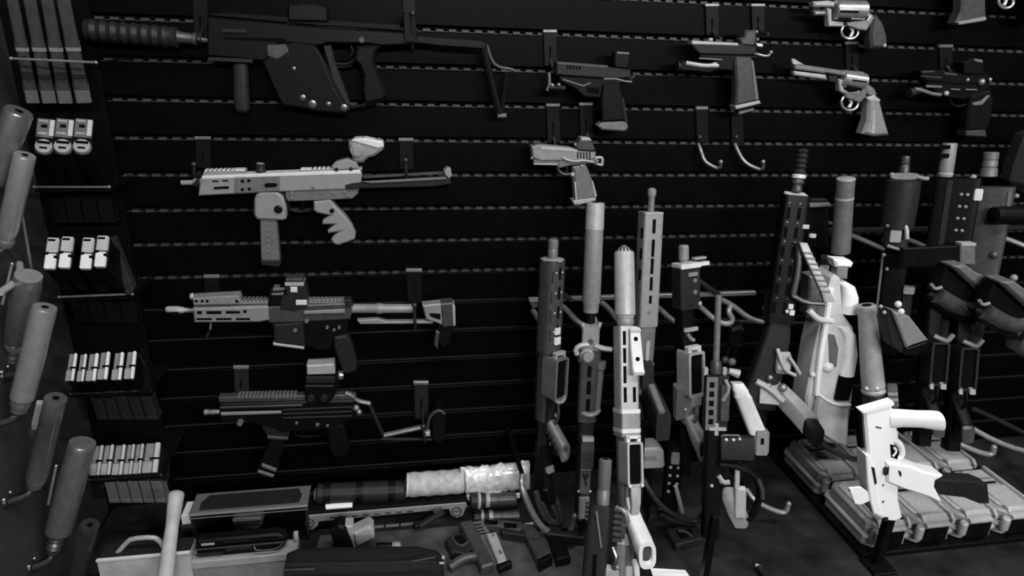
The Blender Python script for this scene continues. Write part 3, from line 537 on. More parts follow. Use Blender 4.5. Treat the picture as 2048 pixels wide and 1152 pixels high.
revolver('long-barrelled stainless revolver with flared grip, below the snub revolver', (1690, 190),
    PR([(1738, 196), (1752, 188), (1762, 204), (1770, 235), (1780, 270), (1752, 273), (1726, 268), (1736, 240)], -28, 0, 5), 'midgrey',
    [('barrel', 'brushed', PR([(1590, 128), (1612, 130), (1694, 142), (1694, 152), (1592, 138)], -20, -3, 2.5)), ('front_sight', 'light', PR([(1588, 118), (1594, 118), (1614, 130), (1591, 130)], -14, -8, 1.5)), ('under_lug', 'light', PR([(1590, 142), (1655, 150), (1658, 160), (1592, 151)], -18, -4, 2.5)), ('yoke', 'light', PR([(1679, 158), (1690, 160), (1690, 178), (1700, 184), (1694, 190), (1682, 182)], -20, -3, 2)), ('ejector_shroud', 'charcoal', PR([(1660, 152), (1680, 152), (1676, 166), (1662, 164)], -16, -5, 2))],
    (LA((1688, 158, -12), (1734, 165, -12), [(0, 14), (.04, 17), (1, 17)], 24), PR([(1702, 158), (1730, 162), (1730, 165), (1702, 161)], 3, 6.5, 0), PR([(1692, 170), (1722, 176), (1720, 182), (1692, 178)], 2, 5, 0)),
    [('frame', 'brushed', PR([(1688, 184), (1716, 184), (1730, 172), (1740, 176), (1732, 196), (1722, 206), (1696, 196)], -22, -2, 2)), ('top_strap', 'grey', PR([(1690, 140), (1730, 144), (1734, 150), (1692, 146)], -20, -4, 1.5)), ('hammer', 'steel', PR([(1727, 170), (1738, 168), (1752, 178), (1757, 190), (1742, 190), (1728, 176)], -18, -3, 2)), ('rear_sight', 'grey', PR([(1732, 160), (1742, 158), (1738, 168)], -14, -6, 1))],
    (TU(AR(1707, 206, 17, 16, 0, 360, 20, -12), 2.8), TU([(1706, 196, -12), (1711, 206, -12), (1705, 216, -12)], 3.2, 1)), extras=[('grip_cap', 'light', PR([(1735, 196), (1750, 190), (1762, 200), (1760, 206), (1738, 204)], -24, 1, 3)), ('grip_panel_edge', 'light', PR([(1746, 220), (1750, 220), (1750, 268), (1742, 268)], -2, 1, 1))])
# dark pistol cluster, top right
fr = PF(-.06, 1900, 180)
g = Thing('pistol', 'black pistol with many small attachments, top right of the wall', 'gun', fr, (1950, 276, 0))
g('slide', 'black', PR([(1840, 142), (1880, 140), (1930, 150), (1978, 150), (1984, 164), (1930, 170), (1850, 162)], -26, 0, 2.5)); g('slide_edge', 'gunmetal', PR([(1842, 143), (1868, 141), (1870, 145), (1844, 146)], -4, 1, 1), PR([(1884, 138), (1890, 144), (1914, 148), (1914, 152), (1890, 150)], -10, 1, 1), PR([(1842, 151), (1884, 154), (1884, 157), (1842, 154)], -4, 1, 1), under='slide')
g('frame', 'black', PR([(1850, 162), (1980, 166), (1984, 176), (1960, 190), (1930, 200), (1900, 196), (1880, 186)], -24, -3, 2))
g('weapon_light', 'charcoal', LA((1826, 187, -10), (1850, 180, -10), [(0, 9), (.4, 8), (1, 6)])); g('light_arm', 'hookgrey', TU([(1832, 178, -4), (1850, 182, -4), (1866, 188, -4), (1884, 190, -4)], 3.6, 1), PR([(1854, 170), (1886, 172), (1886, 176), (1854, 175)], -6, -1, 1), under='weapon_light'); g('light_knob', 'light', SP((1894, 187, -2), 5), under='weapon_light')
g('red_dot_sight', 'black', PR([(1928, 126), (1948, 118), (1968, 120), (1972, 150), (1930, 148)], -24, -1, 2)); g('sight_top', 'grey', PR([(1949, 117), (1966, 120), (1966, 126), (1950, 123)], -22, 0, 1), under='red_dot_sight'); g('control_lever', 'hookgrey', SP((1963, 164, 0), 7), SP((1935, 160, 0), 4), SP((1982, 160, -4), 5), PR([(1902, 177), (1920, 178), (1920, 181), (1902, 180)], -4, 1, 1), PR([(1932, 178), (1954, 178), (1954, 181), (1932, 181)], -4, 1, 1))
g('trigger_guard', 'black', TU([(1905, 190, -12), (1915, 216, -12), (1945, 210, -12)], 3, 1)); g('grip', 'polymer', PR([(1944, 190), (1984, 180), (1990, 200), (1984, 240), (1976, 262), (1934, 262), (1938, 230)], -26, -1, 4)); g('grip_ridge', 'grey', PR([(1944, 206), (1962, 202), (1976, 190), (1980, 192), (1964, 210), (1946, 211)], -4, 1, 1), under='grip'); g('base_pad', 'gunmetal', PR([(1932, 262), (1972, 260), (1974, 274), (1934, 272)], -28, 0, 2))
fr = PF(-.06, 1940, 20)
g = Thing('pistol', 'pistol cut by the top photo edge, only its grey grip showing', 'gun', fr, (1945, 46, 0))
g('grip', 'gunmetal', PR([(1928, -40), (1972, -46), (1974, 36), (1970, 40), (1916, 48), (1912, 46), (1924, 20)], -28, 0, 4)); g('base_plate', 'midgrey', PR([(1914, 44), (1970, 33), (1974, 38), (1968, 42), (1918, 50)], -28, 1.5, 1.5)); g('frame', 'black', PR([(1860, -60), (1985, -60), (1980, -38), (1860, -44)], -26, -2, 2)); g('slide', 'charcoal', PR([(1852, -84), (1990, -84), (1990, -60), (1852, -60)], -26, 0, 2))
fr = PF(-.06, 2030, 5)
g = Thing('revolver', 'revolver cut by the top right photo corner, bright guard showing', 'gun', fr, (2016, 18, 0))
g('trigger_guard', 'steel', TU(AR(2022, 2, 15, 14, 0, 360, 20, -12), 3)); g('trigger', 'pale', TU([(2020, -10, -12), (2023, 0, -12), (2018, 10, -12)], 3, 1)); g('frame', 'brushed', PR([(1990, -30), (2080, -30), (2076, -10), (2000, -12)], -22, -2, 2)); g('grip', 'polymer', PR([(2050, -14), (2076, -18), (2100, 40), (2060, 44)], -28, 0, 4))
# pale race pistol
fr = PF(-.07, 1140, 340)
g = Thing('pistol', 'grey pistol with red dot sight above the white-tipped suppressor', 'gun', fr, (1170, 412, 0))
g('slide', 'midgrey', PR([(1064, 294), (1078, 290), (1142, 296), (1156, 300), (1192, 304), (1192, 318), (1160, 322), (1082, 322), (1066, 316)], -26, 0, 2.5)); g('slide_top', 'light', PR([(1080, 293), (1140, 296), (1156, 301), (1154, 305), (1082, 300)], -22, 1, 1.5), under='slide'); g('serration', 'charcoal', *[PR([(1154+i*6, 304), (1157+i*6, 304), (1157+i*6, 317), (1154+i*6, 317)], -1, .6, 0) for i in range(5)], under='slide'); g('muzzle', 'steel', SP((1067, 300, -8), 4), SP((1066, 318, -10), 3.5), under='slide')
g('front_sight', 'gunmetal', BX(1070, 1080, 288, 295, -16, -8, 1)); g('dust_cover', 'grey', PR([(1068, 318), (1120, 322), (1120, 330), (1068, 330)], -22, -3, 2)); g('cover_edge', 'light', PR([(1068, 327), (1116, 328), (1116, 331), (1068, 330)], -20, -1, .8), under='dust_cover'); g('slide_stop', 'light', TU([(1124, 314, 1), (1134, 320, 1), (1150, 323, 1), (1166, 320, 1), (1186, 324, 1)], 2, 1))
g('frame', 'grey', PR([(1118, 320), (1192, 318), (1200, 322), (1196, 328), (1170, 328), (1140, 332), (1116, 338)], -22, -2, 2)); g('beavertail', 'light', TU([(1176, 322, -8), (1192, 328, -8), (1206, 332, -8)], 2.5), TU([(1186, 320, -8), (1198, 316, -8), (1208, 317, -8), (1206, 332, -8)], 3, 1))
g('trigger_guard', 'gunmetal', TU([(1120, 332, -12), (1118, 342, -12), (1130, 352, -12), (1146, 350, -12)], 3.2, 1)); g('trigger', 'charcoal', TU([(1134, 334, -12), (1138, 340, -12), (1134, 348, -12)], 2.5, 1)); g('magazine_catch', 'light', SP((1146, 350, -4), 4.5)); g('frame_screw', 'steel', SP((1163, 332, -1), 3))
g('grip', 'grey', PR([(1146, 334), (1172, 328), (1180, 346), (1192, 380), (1194, 396), (1188, 402), (1152, 404), (1150, 380), (1146, 356)], -28, 0, 5)); g('front_strap', 'light', PR([(1148, 364), (1152, 364), (1155, 400), (1151, 400)], -20, 1, .8), under='grip'); g('backstrap', 'light', PR([(1182, 360), (1186, 362), (1194, 392), (1190, 396)], -20, 1, .8), under='grip'); g('magazine_funnel', 'light', PR([(1146, 402), (1160, 398), (1192, 394), (1192, 402), (1160, 410), (1148, 410)], -28, 1, 2.5)); g('base_pad', 'gunmetal', PR([(1148, 410), (1162, 408), (1160, 415), (1150, 415)], -20, -4, 1))
g('red_dot_sight', 'gunmetal', PR([(1160, 278), (1182, 278), (1190, 296), (1192, 306), (1156, 304), (1152, 292)], -24, 0, 3)); g('sight_top', 'light', PR([(1162, 275), (1180, 276), (1184, 282), (1162, 282)], -22, 1, 1.5), under='red_dot_sight'); g('sight_line', 'black', PR([(1156, 298), (1190, 300), (1190, 302), (1156, 300)], -1, 1, 0), under='red_dot_sight'); g('sight_button', 'light', SP((1153, 290, -6), 3), under='red_dot_sight')
# hooks
def jhook(label, x, y0, pts, h=70, wd=24):
    fr = PF(-.006, x, y0); t = Thing('display_hook', label, 'hook', fr, (x, y0+h, 0), 'hooks on the slat wall')
    t('face_plate', 'polymer', PR([(x-wd/2, y0), (x+wd/2, y0), (x+wd/2+2, y0+h), (x-wd/2+2, y0+h)], -4, 0, .8)); t('top_lip', 'hookgrey', BX(x-wd/2, x+wd/2, y0-3, y0+3, -6, 1.5, .8))
    t('arm', 'hookgrey', TU(pts, 3.4, 1, 8, 4.6)); t('rivet', 'hook', SP((pts[0][0]+2, pts[0][1]-14, 0), 5))
jhook('empty bent hook below the middle pistol, left of two', 1404, 216, [(1397, 288, 0), (1397, 300, 12), (1400, 318, 20), (1410, 326, 26), (1424, 332, 34), (1424, 316, 42), (1422, 316, 44)])
jhook('empty bent hook below the middle pistol, right of two', 1474, 222, [(1470, 288, 0), (1470, 300, 12), (1477, 318, 20), (1490, 328, 26), (1508, 334, 34), (1506, 318, 42), (1504, 316, 44)])
for lb, x, y0, h in (('flat hook plate behind the black pistol light', 1100, 62, 70), ('flat hook plate behind the black pistol sight', 1172, 208, 68), ('flat hook plate above the middle pistol optic', 1516, 10, 52), ('flat hook plate left of the middle pistol optic', 1424, 10, 60), ('slotted hook plate between the two revolvers', 1704, 86, 54), ('flat hook plate above the pistol with attachments', 1892, 92, 50), ('flat hook plate above the grey race pistol', 1106, 210, 76)):
    plate_hook(lb, x, y0, h, 26, rod=[(x+2, y0+h-10, 0), (x+2, y0+h+4, 12), (x+3, y0+h+6, 34)])
# ================================================================ barrel rack in the middle
def rack_hook(name, label, fr, base, pts, r=4.2, sm=2, m='arm'):
    t = Thing(name, label, 'hook', fr, base, 'barrel hooks'); t('rod', m, TU(pts, r, sm, 10)); t('end_cap', m, SP(pts[-1], r*1.1))
    if name == 'stock_cradle': x, y, c = pts[0]; t('wall_arm', 'blackmatte', TU([(x, y, c), (x, y, (fr.Y+.002)/fr.k)], r*.8, 0, 8))
    return t
fr = PF(-.016, 1280, 600)
t = Thing('barrel_rack', 'long grey steel bar with curved arms holding rifle barrels', 'rack', fr, (1285, 600, 0))
t('bar', 'hookgrey', PR([(1058, 597), (1512, 583), (1512, 591), (1058, 605)], -10, 0, 1)); t('end_bracket', 'hookgrey', PR([(1058, 600), (1080, 600), (1082, 612), (1064, 616)], -10, 3, 1)); t('brace', 'hook', TU([(1108, 570, 4), (1142, 600, 4)], 5), TU([(1396, 560, 4), (1436, 588, 4)], 5))
HK = [('curved barrel hook left of the first rifle', 1066, 622, .4), ('curved barrel hook between the first rifle and tall suppressor', 1118, 608, 1), ('curved barrel hook left of the fat suppressor', 1204, 606, .7), ('curved barrel hook right of the slim slotted handguard', 1300, 604, .95), ('curved barrel hook right of the dark block', 1384, 604, .95), ('curved barrel hook at the right end of the bar', 1444, 600, 1.15)]
for lb, x, y, s in HK:
    rack_hook('barrel_hook', lb, fr, (x, y, 0), [(x, y, 0), (x+10*s, y+3, 20), (x+24*s, y+16, 55), (x+44*s, y+20, 66), (x+56*s, y+10, 66), (x+47*s, y-3, 60), (x+54*s, y-12, 56)], 5.4)
fr = PF(-.25, 1100, 1000)
rack_hook('stock_cradle', 'thick grey loop arm cradling the stock of the first rifle', fr, (1100, 1060, 0), [(1052, 975, -40), (1046, 985, -20), (1062, 1022, 0), (1082, 1050, 10), (1110, 1062, 14), (1140, 1052, 16), (1146, 1022, 16)], 6.5, m='hookgrey')
fr = PF(-.285, 1340, 1000)
rack_hook('stock_cradle', 'thick dark loop arm right of the white rifle grip', fr, (1350, 1040, 0), [(1290, 958, -50), (1298, 980, -20), (1318, 1010, 0), (1352, 1030, 6), (1390, 1040, 10), (1402, 1020, 10)], 5.5, m='hook')
rack_hook('stock_cradle', 'short grey loop arm beside the hard pistol cases', fr, (1540, 1020, 0), [(1506, 996, -30), (1514, 1008, -10), (1540, 1018, 0), (1568, 1024, 6), (1574, 1004, 6)], 5)
# ---- rifle 1
fr = RF(1107, 478, -.13, 1083, 1000, -.20, 44)
g = Thing('rifle', 'grey slotted-handguard rifle standing first in the rack, empty magazine well', 'gun', fr, (520, 0, 0))
g('muzzle_device', 'grey', LA((0, 0, 0), (38, 0, 0), [(0, 7), (.08, 10), (.4, 10), (.42, 9), (.5, 10), (.95, 9.5), (1, 7)]))
g('handguard', 'gunmetal', LO((1, 2), [((36, 0, 0), 22, 22), ((210, 0, 0), 22, 22)], 24, 3))
sl = []
for w in (-14, 0, 14):
    v = 21.5-abs(w)*.28
    for a in range(48, 190, 36): sl.append(BX(a+abs(w)*.5, a+22+abs(w)*.5, v-2, v+1.5, w-2.5, w+2.5, 0))
g('slot', 'void', *sl, under='handguard'); g('front_rim', 'light', LA((35, 0, 0), (38, 0, 0), [(0, 17), (.3, 22.5), (1, 22.5)], 24), under='handguard'); g('bolt_head', 'steel', *[SP((a, 20.5, w), 2.6) for a in (58, 95, 132, 168) for w in (-8, 7)], under='handguard')
g('gas_block', 'pale', BX(160, 173, 18, 25, -7, 7, 1)); g('rear_clamp', 'pale', PR([(178, 21), (190, 21), (192, 26), (178, 26)], -8, 8, 1))
g('upper_receiver', 'gunmetal', LO((1, 2), [((208, -4, 0), 16, 14), ((350, -4, 0), 16, 14)], 20, 4)); g('top_rail', 'charcoal', BX(200, 350, -26, -18, -8, 8, 1))
g('magazine_well', 'grey', HB(214, 296, -17, 17, 2, 42, 4, 38)); g('well_shade_plug', 'void', WP(214, 296, -17, 17, 42, 4), under='magazine_well'); g('well_latch', 'light', BX(206, 216, 26, 36, -14, -9, 1), BX(206, 216, 26, 36, 9, 14, 1), BX(204, 209, 26, 36, -14, 14, 1)); g('well_rim', 'midgrey', TU([(292, 38, -14), (300, 41, -6), (300, 41, 8), (292, 38, 14)], 4, 1), under='magazine_well')
g('lower_receiver', 'charcoal', PR([(296, 4), (372, 4), (372, 18), (330, 22), (300, 34)], -11, 11, 2)); g('trigger_guard', 'gunmetal', TU([(300, 34, 0), (330, 38, 0), (352, 28, 0), (354, 16, 0)], 3, 1)); g('receiver_pin', 'light', SP((318, 20, 11), 5), SP((334, 26, 6), 5))
g('grip', 'grey', LO((0, 2), [((352, 14, 0), 16, 11), ((372, 36, 0), 17, 12), ((395, 62, 0), 18, 13)], 20, 3, .55, 16)); g('grip_rib', 'charcoal', *[TU([(352+i*8, 20+i*8, -13), (352+i*8+16, 20+i*8, -14)], 1.5) for i in range(5)], under='grip')
g('buffer_tube', 'charcoal', LA((350, -4, 0), (440, -4, 0), [(0, 15), (.05, 13), (1, 12)])); g('stock', 'polymer', PR([(396, -18), (480, -18), (514, -22), (520, 30), (505, 36), (470, 22), (400, 14)], -12, 12, 4)); g('stock_catch', 'midgrey', PR([(440, 14), (452, 14), (452, 26), (440, 22)], -10, 10, 1.5)); g('stock_rod', 'light', BX(392, 428, 12, 14, 3, 7, .5))
fr2 = PF(-.22, 1105, 1010)
g('butt_loop', 'gunmetal', TU([(1072, 984, 0), (1078, 1010, 0), (1092, 1040, 0), (1112, 1048, 0), (1124, 1040, 0), (1118, 1014, 0), (1108, 990, 0), (1090, 976, 0)], 6, 1), TU([(1084, 1002, 4), (1098, 1036, 4), (1112, 1040, 4), (1114, 1030, 4), (1102, 1004, 4), (1088, 1002, 4)], 4, 1), fr=fr2)
# ---- rifle 2: tall pale suppressor
fr = RF(1191, 406, -.14, 1163, 1046, -.27, 8)
g = Thing('rifle', 'rifle with tall white-tipped suppressor and flip-up sights, second in rack', 'gun', fr, (640, 0, 0))
g('suppressor', 'midgrey', LA((0, 0, 0), (205, 0, 0), [(0, 15), (.005, 17), (.23, 17.5), (.9, 18), (.92, 16), (1, 15)], 26)); g('suppressor_tip', 'light', LA((-1, 0, 0), (48, 0, 0), [(0, 14), (.02, 17.4), (1, 18)], 26), under='suppressor'); g('bore', 'void', CY((-2, 0, 0), (3, 0, 0), 6), under='suppressor'); g('collar', 'steel', LA((196, 0, 0), (205, 0, 0), [(0, 13), (.4, 14), (1, 12)]))
g('barrel', 'black', CY((204, 0, 0), (300, 0, 0), 9))
g('flip_sight', 'midgrey', PR([(226, 6), (272, 6), (276, 18), (230, 18)], -17, 17, 2)); g('sight_ear', 'light', TU([(224, 12, -17), (240, 12, -13), (246, 12, 0), (240, 12, 13), (222, 12, 18)], 4, 1), under='flip_sight'); g('sight_aperture', 'darksteel', LA((258, 16, 0), (258, 21, 0), [(0, 6), (1, 5)]), under='flip_sight')
g('lever', 'light', TU([(266, 18, 8), (270, 22, 24), (272, 22, 42)], 5.5, 1), TU([(264, 18, -4), (264, 20, -18), (272, 20, -30), (284, 20, -26)], 5, 1)); g('clamp_knob', 'midgrey', LA((286, 12, -6), (286, 30, -6), [(0, 14), (.4, 14), (.5, 10), (1, 9)])); g('clamp_body', 'gunmetal', BX(268, 300, -12, 16, -24, 22, 3))
g('handguard', 'gunmetal', LO((1, 2), [((298, 0, 0), 18, 19), ((420, 0, 0), 18, 19)], 24, 5)); g('slot', 'void', BX(306, 328, 16, 19, -4, 4, 0), BX(336, 362, 16, 19, -4, 4, 0), BX(372, 396, 16, 19, -4, 4, 0), under='handguard'); g('side_tube', 'grey', LA((298, 10, 24), (402, 10, 19), [(0, 10), (.14, 10), (.15, 7), (1, 7)])); g('strap_ring', 'midgrey', TU([(400, 12, -12), (404, 20, 0), (402, 18, 16), (396, 10, 24)], 5, 1))
g('receiver', 'charcoal', LO((1, 2), [((418, -2, 0), 18, 16), ((640, -6, 0), 16, 14)], 20, 4)); g('magazine', 'gunmetal', LO((0, 2), [((472, 10, 0), 28, 13), ((476, 42, 0), 29, 13)], 20, 8)); g('magazine_lip', 'light', BX(440, 448, 34, 44, -12, 12, 1.5), under='magazine')
g('lower_frame', 'grey', PR([(508, 14), (566, 12), (566, 24), (508, 26)], -10, 11, 2)); g('frame_edge', 'light', BX(505, 514, 24, 28, -10, 11, 1), under='lower_frame'); g('frame_mark', 'charcoal', TU([(522, 26.5, -4), (546, 26.5, 3)], 1.5), TU([(522, 26.5, 5), (534, 26.5, 0)], 1.5), under='lower_frame'); g('pin', 'steel', SP((562, 20, 12), 3.5), SP((562, 20, -12), 3.5))
g('grip', 'light', PR([(572, 14), (618, 14), (620, 28), (574, 26)], -10, 11, 3)); g('grip_end', 'black', BX(616, 644, 8, 28, -9, 10, 3))
# ---- rifle 4: slim slotted handguard, behind
fr = RF(1304, 380, -.12, 1279, 860, -.22, 24)
g = Thing('rifle', 'rifle with long slim slotted handguard and ball muzzle, behind the fat suppressor', 'gun', fr, (470, 0, 0))
g('barrel', 'grey', CY((0, 0, 0), (60, 0, 0), 6.5)); g('muzzle_knob', 'midgrey', LA((-4, 0, 0), (14, 0, 0), [(0, 4), (.2, 8.5), (.7, 8.5), (1, 6)])); g('handguard', 'midgrey', LO((1, 2), [((42, 0, 0), 18, 20), ((262, 0, 0), 20, 20)], 24, 9))
g('slot', 'void', *[BX(a0, a1, 17.5, 19.6, w-3, w+3, 0) for a0, a1, w in ((54, 80, 0), (92, 125, 0), (128, 158, 0), (164, 190, 0), (200, 216, 0))], *[BX(a, a+20, 6, 14, -21, -18.5, 0) for a in (70, 110, 150)], under='handguard'); g('hand_screw', 'steel', LA((232, 17, 0), (232, 22, 0), [(0, 5), (1, 4)]), under='handguard'); g('handguard_rim', 'light', LO((1, 2), [((41, 0, 0), 19, 20), ((44, 0, 0), 19, 20)], 24, 9), under='handguard')
g('upper_receiver', 'grey', LO((1, 2), [((262, 0, 0), 18, 18), ((400, 0, 0), 16, 15)], 20, 6)); g('ejection_cover', 'light', PR([(290, 16), (345, 16), (345, 20), (290, 20)], -4, 4, 1)); g('lower_receiver', 'charcoal', LO((0, 2), [((355, 10, 0), 30, 12), ((360, 28, 0), 28, 12)], 20, 5)); g('pin', 'steel', SP((338, 18, 12), 4), SP((368, 20, 12), 4))
g('magazine', 'charcoal', LO((0, 2), [((392, 12, 6), 26, 13), ((420, 52, 10), 27, 14), ((442, 84, 12), 28, 15)], 20, 7)); g('magazine_spine', 'grey', PR([(384, 30), (416, 84), (410, 86), (374, 30)], 0, 14, 2), under='magazine'); g('grip_stub', 'charcoal', LO((0, 2), [((420, 0, 0), 14, 11), ((440, 16, 0), 14, 11)], 16, 3)); g('stock', 'black', LO((1, 2), [((400, -4, 0), 13, 12), ((560, -4, 0), 13, 12)], 16, 4))
# ---- rifle 5: dark block, pale lower
fr = RF(1367, 490, -.13, 1374, 960, -.24, 36)
g = Thing('rifle', 'rifle with dark sight block and pale empty magazine well, right of slim rifle', 'gun', fr, (470, 0, 0))
g('muzzle', 'midgrey', LA((0, 0, 0), (36, 0, 0), [(0, 8), (.08, 10), (.75, 10), (.8, 8), (1, 8)])); g('sight_block', 'charcoal', BX(38, 120, -14, 18, -20, 26, 2)); g('block_top', 'pale', PR([(33, -12), (42, -12), (42, 20), (33, 20)], -20, 26, 1), BX(35, 42, -6, 10, 26, 54, 1), under='sight_block'); g('block_bar', 'light', BX(26, 30, -6, 6, 22, 50, 1), under='sight_block'); g('block_hole', 'steel', LA((66, 17, 12), (66, 20, 12), [(0, 5), (1, 4)]), LA((88, 17, 12), (88, 20, 12), [(0, 5), (1, 4)]), under='sight_block'); g('block_plate', 'midgrey', BX(50, 57, 17, 21, -4, 18, 1), under='sight_block'); g('thumb_screw', 'light', SP((112, 14, 24), 6))
g('handguard', 'black', LO((1, 2), [((118, -2, 0), 16, 15), ((200, -2, 0), 16, 15)], 20, 4)); g('sight_bar', 'light', BX(155, 162, 14, 20, -14, 18, 1)); g('sight_post', 'midgrey', TU([(166, 16, -6), (178, 18, 2), (180, 18, 8)], 4, 1)); g('upper_receiver', 'polymer', LO((1, 2), [((196, -6, 0), 15, 14), ((340, -6, 0), 14, 13)], 20, 4))
g('magazine_well', 'light', HB(198, 286, -19, 19, -2, 38, 5, 36)); g('well_shade_plug', 'void', WP(198, 286, -19, 19, 38, 5), under='magazine_well'); g('well_latch', 'pale', BX(190, 202, 20, 34, -16, -8, 1.5), BX(190, 202, 20, 34, 6, 14, 1.5), BX(188, 194, 20, 34, -16, 14, 1)); g('lower_receiver', 'light', PR([(284, -2), (346, -2), (350, 14), (322, 20), (304, 36), (286, 38)], -12, 12, 2)); g('side_plate', 'grey', PR([(262, 4), (330, 2), (334, 14), (270, 22)], -34, -12, 2)); g('trigger_guard', 'midgrey', TU([(300, 36, 0), (322, 36, 0), (340, 26, 0)], 4, 1)); g('receiver_pin', 'steel', SP((316, 14, -12), 5), SP((330, 14, 12), 5))
g('grip', 'midgrey', LO((0, 2), [((332, 10, 0), 16, 13), ((360, 30, 0), 18, 14), ((388, 54, 2), 22, 15)], 20, 3, .62, 22)); g('grip_shade_plug', 'void', LO((0, 2), [((376, 44, 1), 16.4, 9.4), ((384, 51, 1.7), 16.4, 9.4)], 20, 3), under='grip'); g('buffer_tube', 'black', LA((340, -6, 0), (460, -6, 0), [(0, 12), (1, 12)]))  # black plug in the grip end paints its inner shade
# ---- rifle 3: fat suppressor, pale, nearest
fr = RF(1248, 491, -.16, 1258, 1160, -.46, 26)
g = Thing('rifle', 'pale rifle with fat round-nosed suppressor and hollow white grip, nearest in rack', 'gun', fr, (700, 0, 0))
g('suppressor', 'light', LA((0, 0, 0), (150, 0, 0), [(0, 4), (.03, 11), (.09, 19), (.12, 20.5), (.95, 21), (.96, 19), (1, 17)], 28)); g('nose_slot', 'void', *[TU([(3, 9*math.cos(q), 9*math.sin(q)), (13, 19*math.cos(q), 19*math.sin(q))], 1.3, 0, 6) for q in [i*math.pi/7 for i in range(14)]], under='suppressor'); g('collar', 'midgrey', LA((148, 0, 0), (166, 0, 0), [(0, 15), (.3, 18), (.7, 18), (1, 15)]))
g('handguard', 'light', LO((1, 2), [((166, 0, 0), 18, 20), ((332, 0, 0), 18, 20)], 24, 9)); g('slot', 'void', *[BX(a0, a1, 16.4, 18.6, w-3.2, w+3.2, 0) for a0, a1, w in ((176, 204, -11), (210, 240, -11), (246, 280, -11), (288, 318, -11), (288, 318, 9))], under='handguard')
g('hand_stop', 'pale', PR([(168, 18), (174, 26), (180, 22), (250, 33), (258, 38), (264, 34), (264, 18)], -1, 24, 2)); g('stop_hole', 'void', LA((192, 22, 11), (192, 24.8, 11), [(0, 4.5), (1, 4.5)]), LA((232, 28, 11), (232, 31, 11), [(0, 4.5), (1, 4.5)]), under='hand_stop')
g('delta_block', 'midgrey', LO((1, 2), [((334, 0, 0), 22, 21), ((386, 0, 0), 22, 21)], 24, 10)); g('block_band', 'pale', LO((1, 2), [((332, 0, 0), 22.6, 21.6), ((340, 0, 0), 22.6, 21.6)], 24, 10), LO((1, 2), [((370, 0, 0), 22.6, 21.6), ((378, 0, 0), 22.6, 21.6)], 24, 10), under='delta_block')
g('upper_receiver', 'grey', LO((1, 2), [((386, -8, -2), 16, 14), ((580, -8, -2), 14, 12)], 20, 4)); g('magazine_well', 'light', HB(394, 480, -17, 17, -4, 36, 4.5, 40)); g('well_shade_plug', 'void', WP(394, 480, -17, 17, 36, 4.5), under='magazine_well'); g('well_latch', 'pale', BX(384, 397, 18, 32, -16, -8, 1.5), BX(384, 397, 18, 32, 7, 15, 1.5), BX(382, 388, 18, 32, -16, 15, 1)); g('well_stud', 'pale', SP((478, 37, -13), 4), SP((478, 37, 13), 4), under='magazine_well')
g('lower_receiver', 'midgrey', PR([(478, -4), (560, -4), (560, 12), (530, 16), (480, 22)], -12, 12, 2)); g('trigger_guard', 'light', LO((1, 2), [((480, 28, 2), 6, 12), ((512, 30, 2), 5, 10), ((534, 24, 2), 5, 9)], 16, 4)); g('trigger', 'pale', TU([(500, 14, -8), (520, 22, -8), (528, 20, -6)], 4, 1))
g('grip', 'pale', LO((0, 2), [((534, 10, 2), 20, 15), ((560, 26, 4), 22, 17), ((592, 52, 8), 25, 18), ((604, 62, 9), 25, 18)], 24, 3, .58, 40)); g('grip_shade_plug', 'gunmetal', LO((0, 2), [((585, 46, 7), 17.6, 10.6), ((598, 57, 8.4), 17.6, 10.6)], 24, 3), under='grip'); g('buffer_tube', 'grey', LA((560, -8, 0), (700, -8, 0), [(0, 12), (.3, 12), (.32, 14), (1, 14)])); g('tube_label', 'pale', BX(578, 600, 2, 6, -10, 2, .5)); g('stock', 'light', PR([(636, -30), (700, -34), (700, 20), (700, 16), (668, 10), (640, 8)], -12, 12, 3)); g('stock_latch', 'pale', PR([(628, 4), (648, 4), (660, 18), (640, 16)], 4, 16, 2))  # darker plug in the grip mouth stands in for shade inside
# ---- front tube gun, lower centre
fr = RF(1211, 918, -.40, 1196, 1165, -.49, 0)
g = Thing('rifle', 'grey tube-muzzled rifle with dark slotted forend, lowest in front', 'gun', fr, (247, 0, 0))
g('suppressor', 'grey', LA((0, 0, 0), (96, 0, 0), [(0, 11), (.02, 13), (.6, 13), (.61, 12.4), (.64, 12.4), (.65, 13), (1, 13)], 22)); g('bore', 'void', CY((-.5, 0, 0), (2, 0, 0), 6), under='suppressor'); g('handguard', 'charcoal', LO((1, 2), [((90, 0, -4), 16, 20), ((130, 0, -6), 19, 23), ((260, 0, -10), 20, 24)], 24, 5)); g('edge_strip', 'grey', TU([(100, 18, -12), (150, 21, -2), (170, 21, 2)], 2.4)); g('slot', 'void', BX(186, 232, 18.5, 20.8, -13, -5, 0), under='handguard'); g('slot', 'void', BX(100, 130, 14, 18, -14, -8, 0), under='handguard')
g('rail_tooth', 'gunmetal', *[BX(90+i*9, 95+i*9, -4, 12, -34, -26, 1) for i in range(4)]); g('side_rail', 'charcoal', BX(88, 160, -8, 10, 24, 36, 1)); g('rail_rib', 'gunmetal', *[BX(92+i*12, 98+i*12, -6, 14, 22, 42, 1.5) for i in range(6)], under='side_rail'); g('sling_mount', 'hookgrey', TU([(92, 8, 26), (96, 14, 44), (120, 14, 52), (126, 8, 40)], 5, 1)); g('side_clip', 'darksteel', TU([(170, 10, 24), (190, 16, 34), (210, 14, 26), (216, 10, 40)], 5, 1)); g('side_block', 'grey', LO((1, 2), [((160, -4, 40), 10, 10), ((230, -4, 40), 12, 12)], 16, 4)); g('block_cap', 'light', BX(158, 164, -8, 8, 32, 48, 1), under='side_block')
g('latch_plate', 'light', PR([(206, 8), (240, 8), (248, 16), (214, 18)], 12, 40, 3))
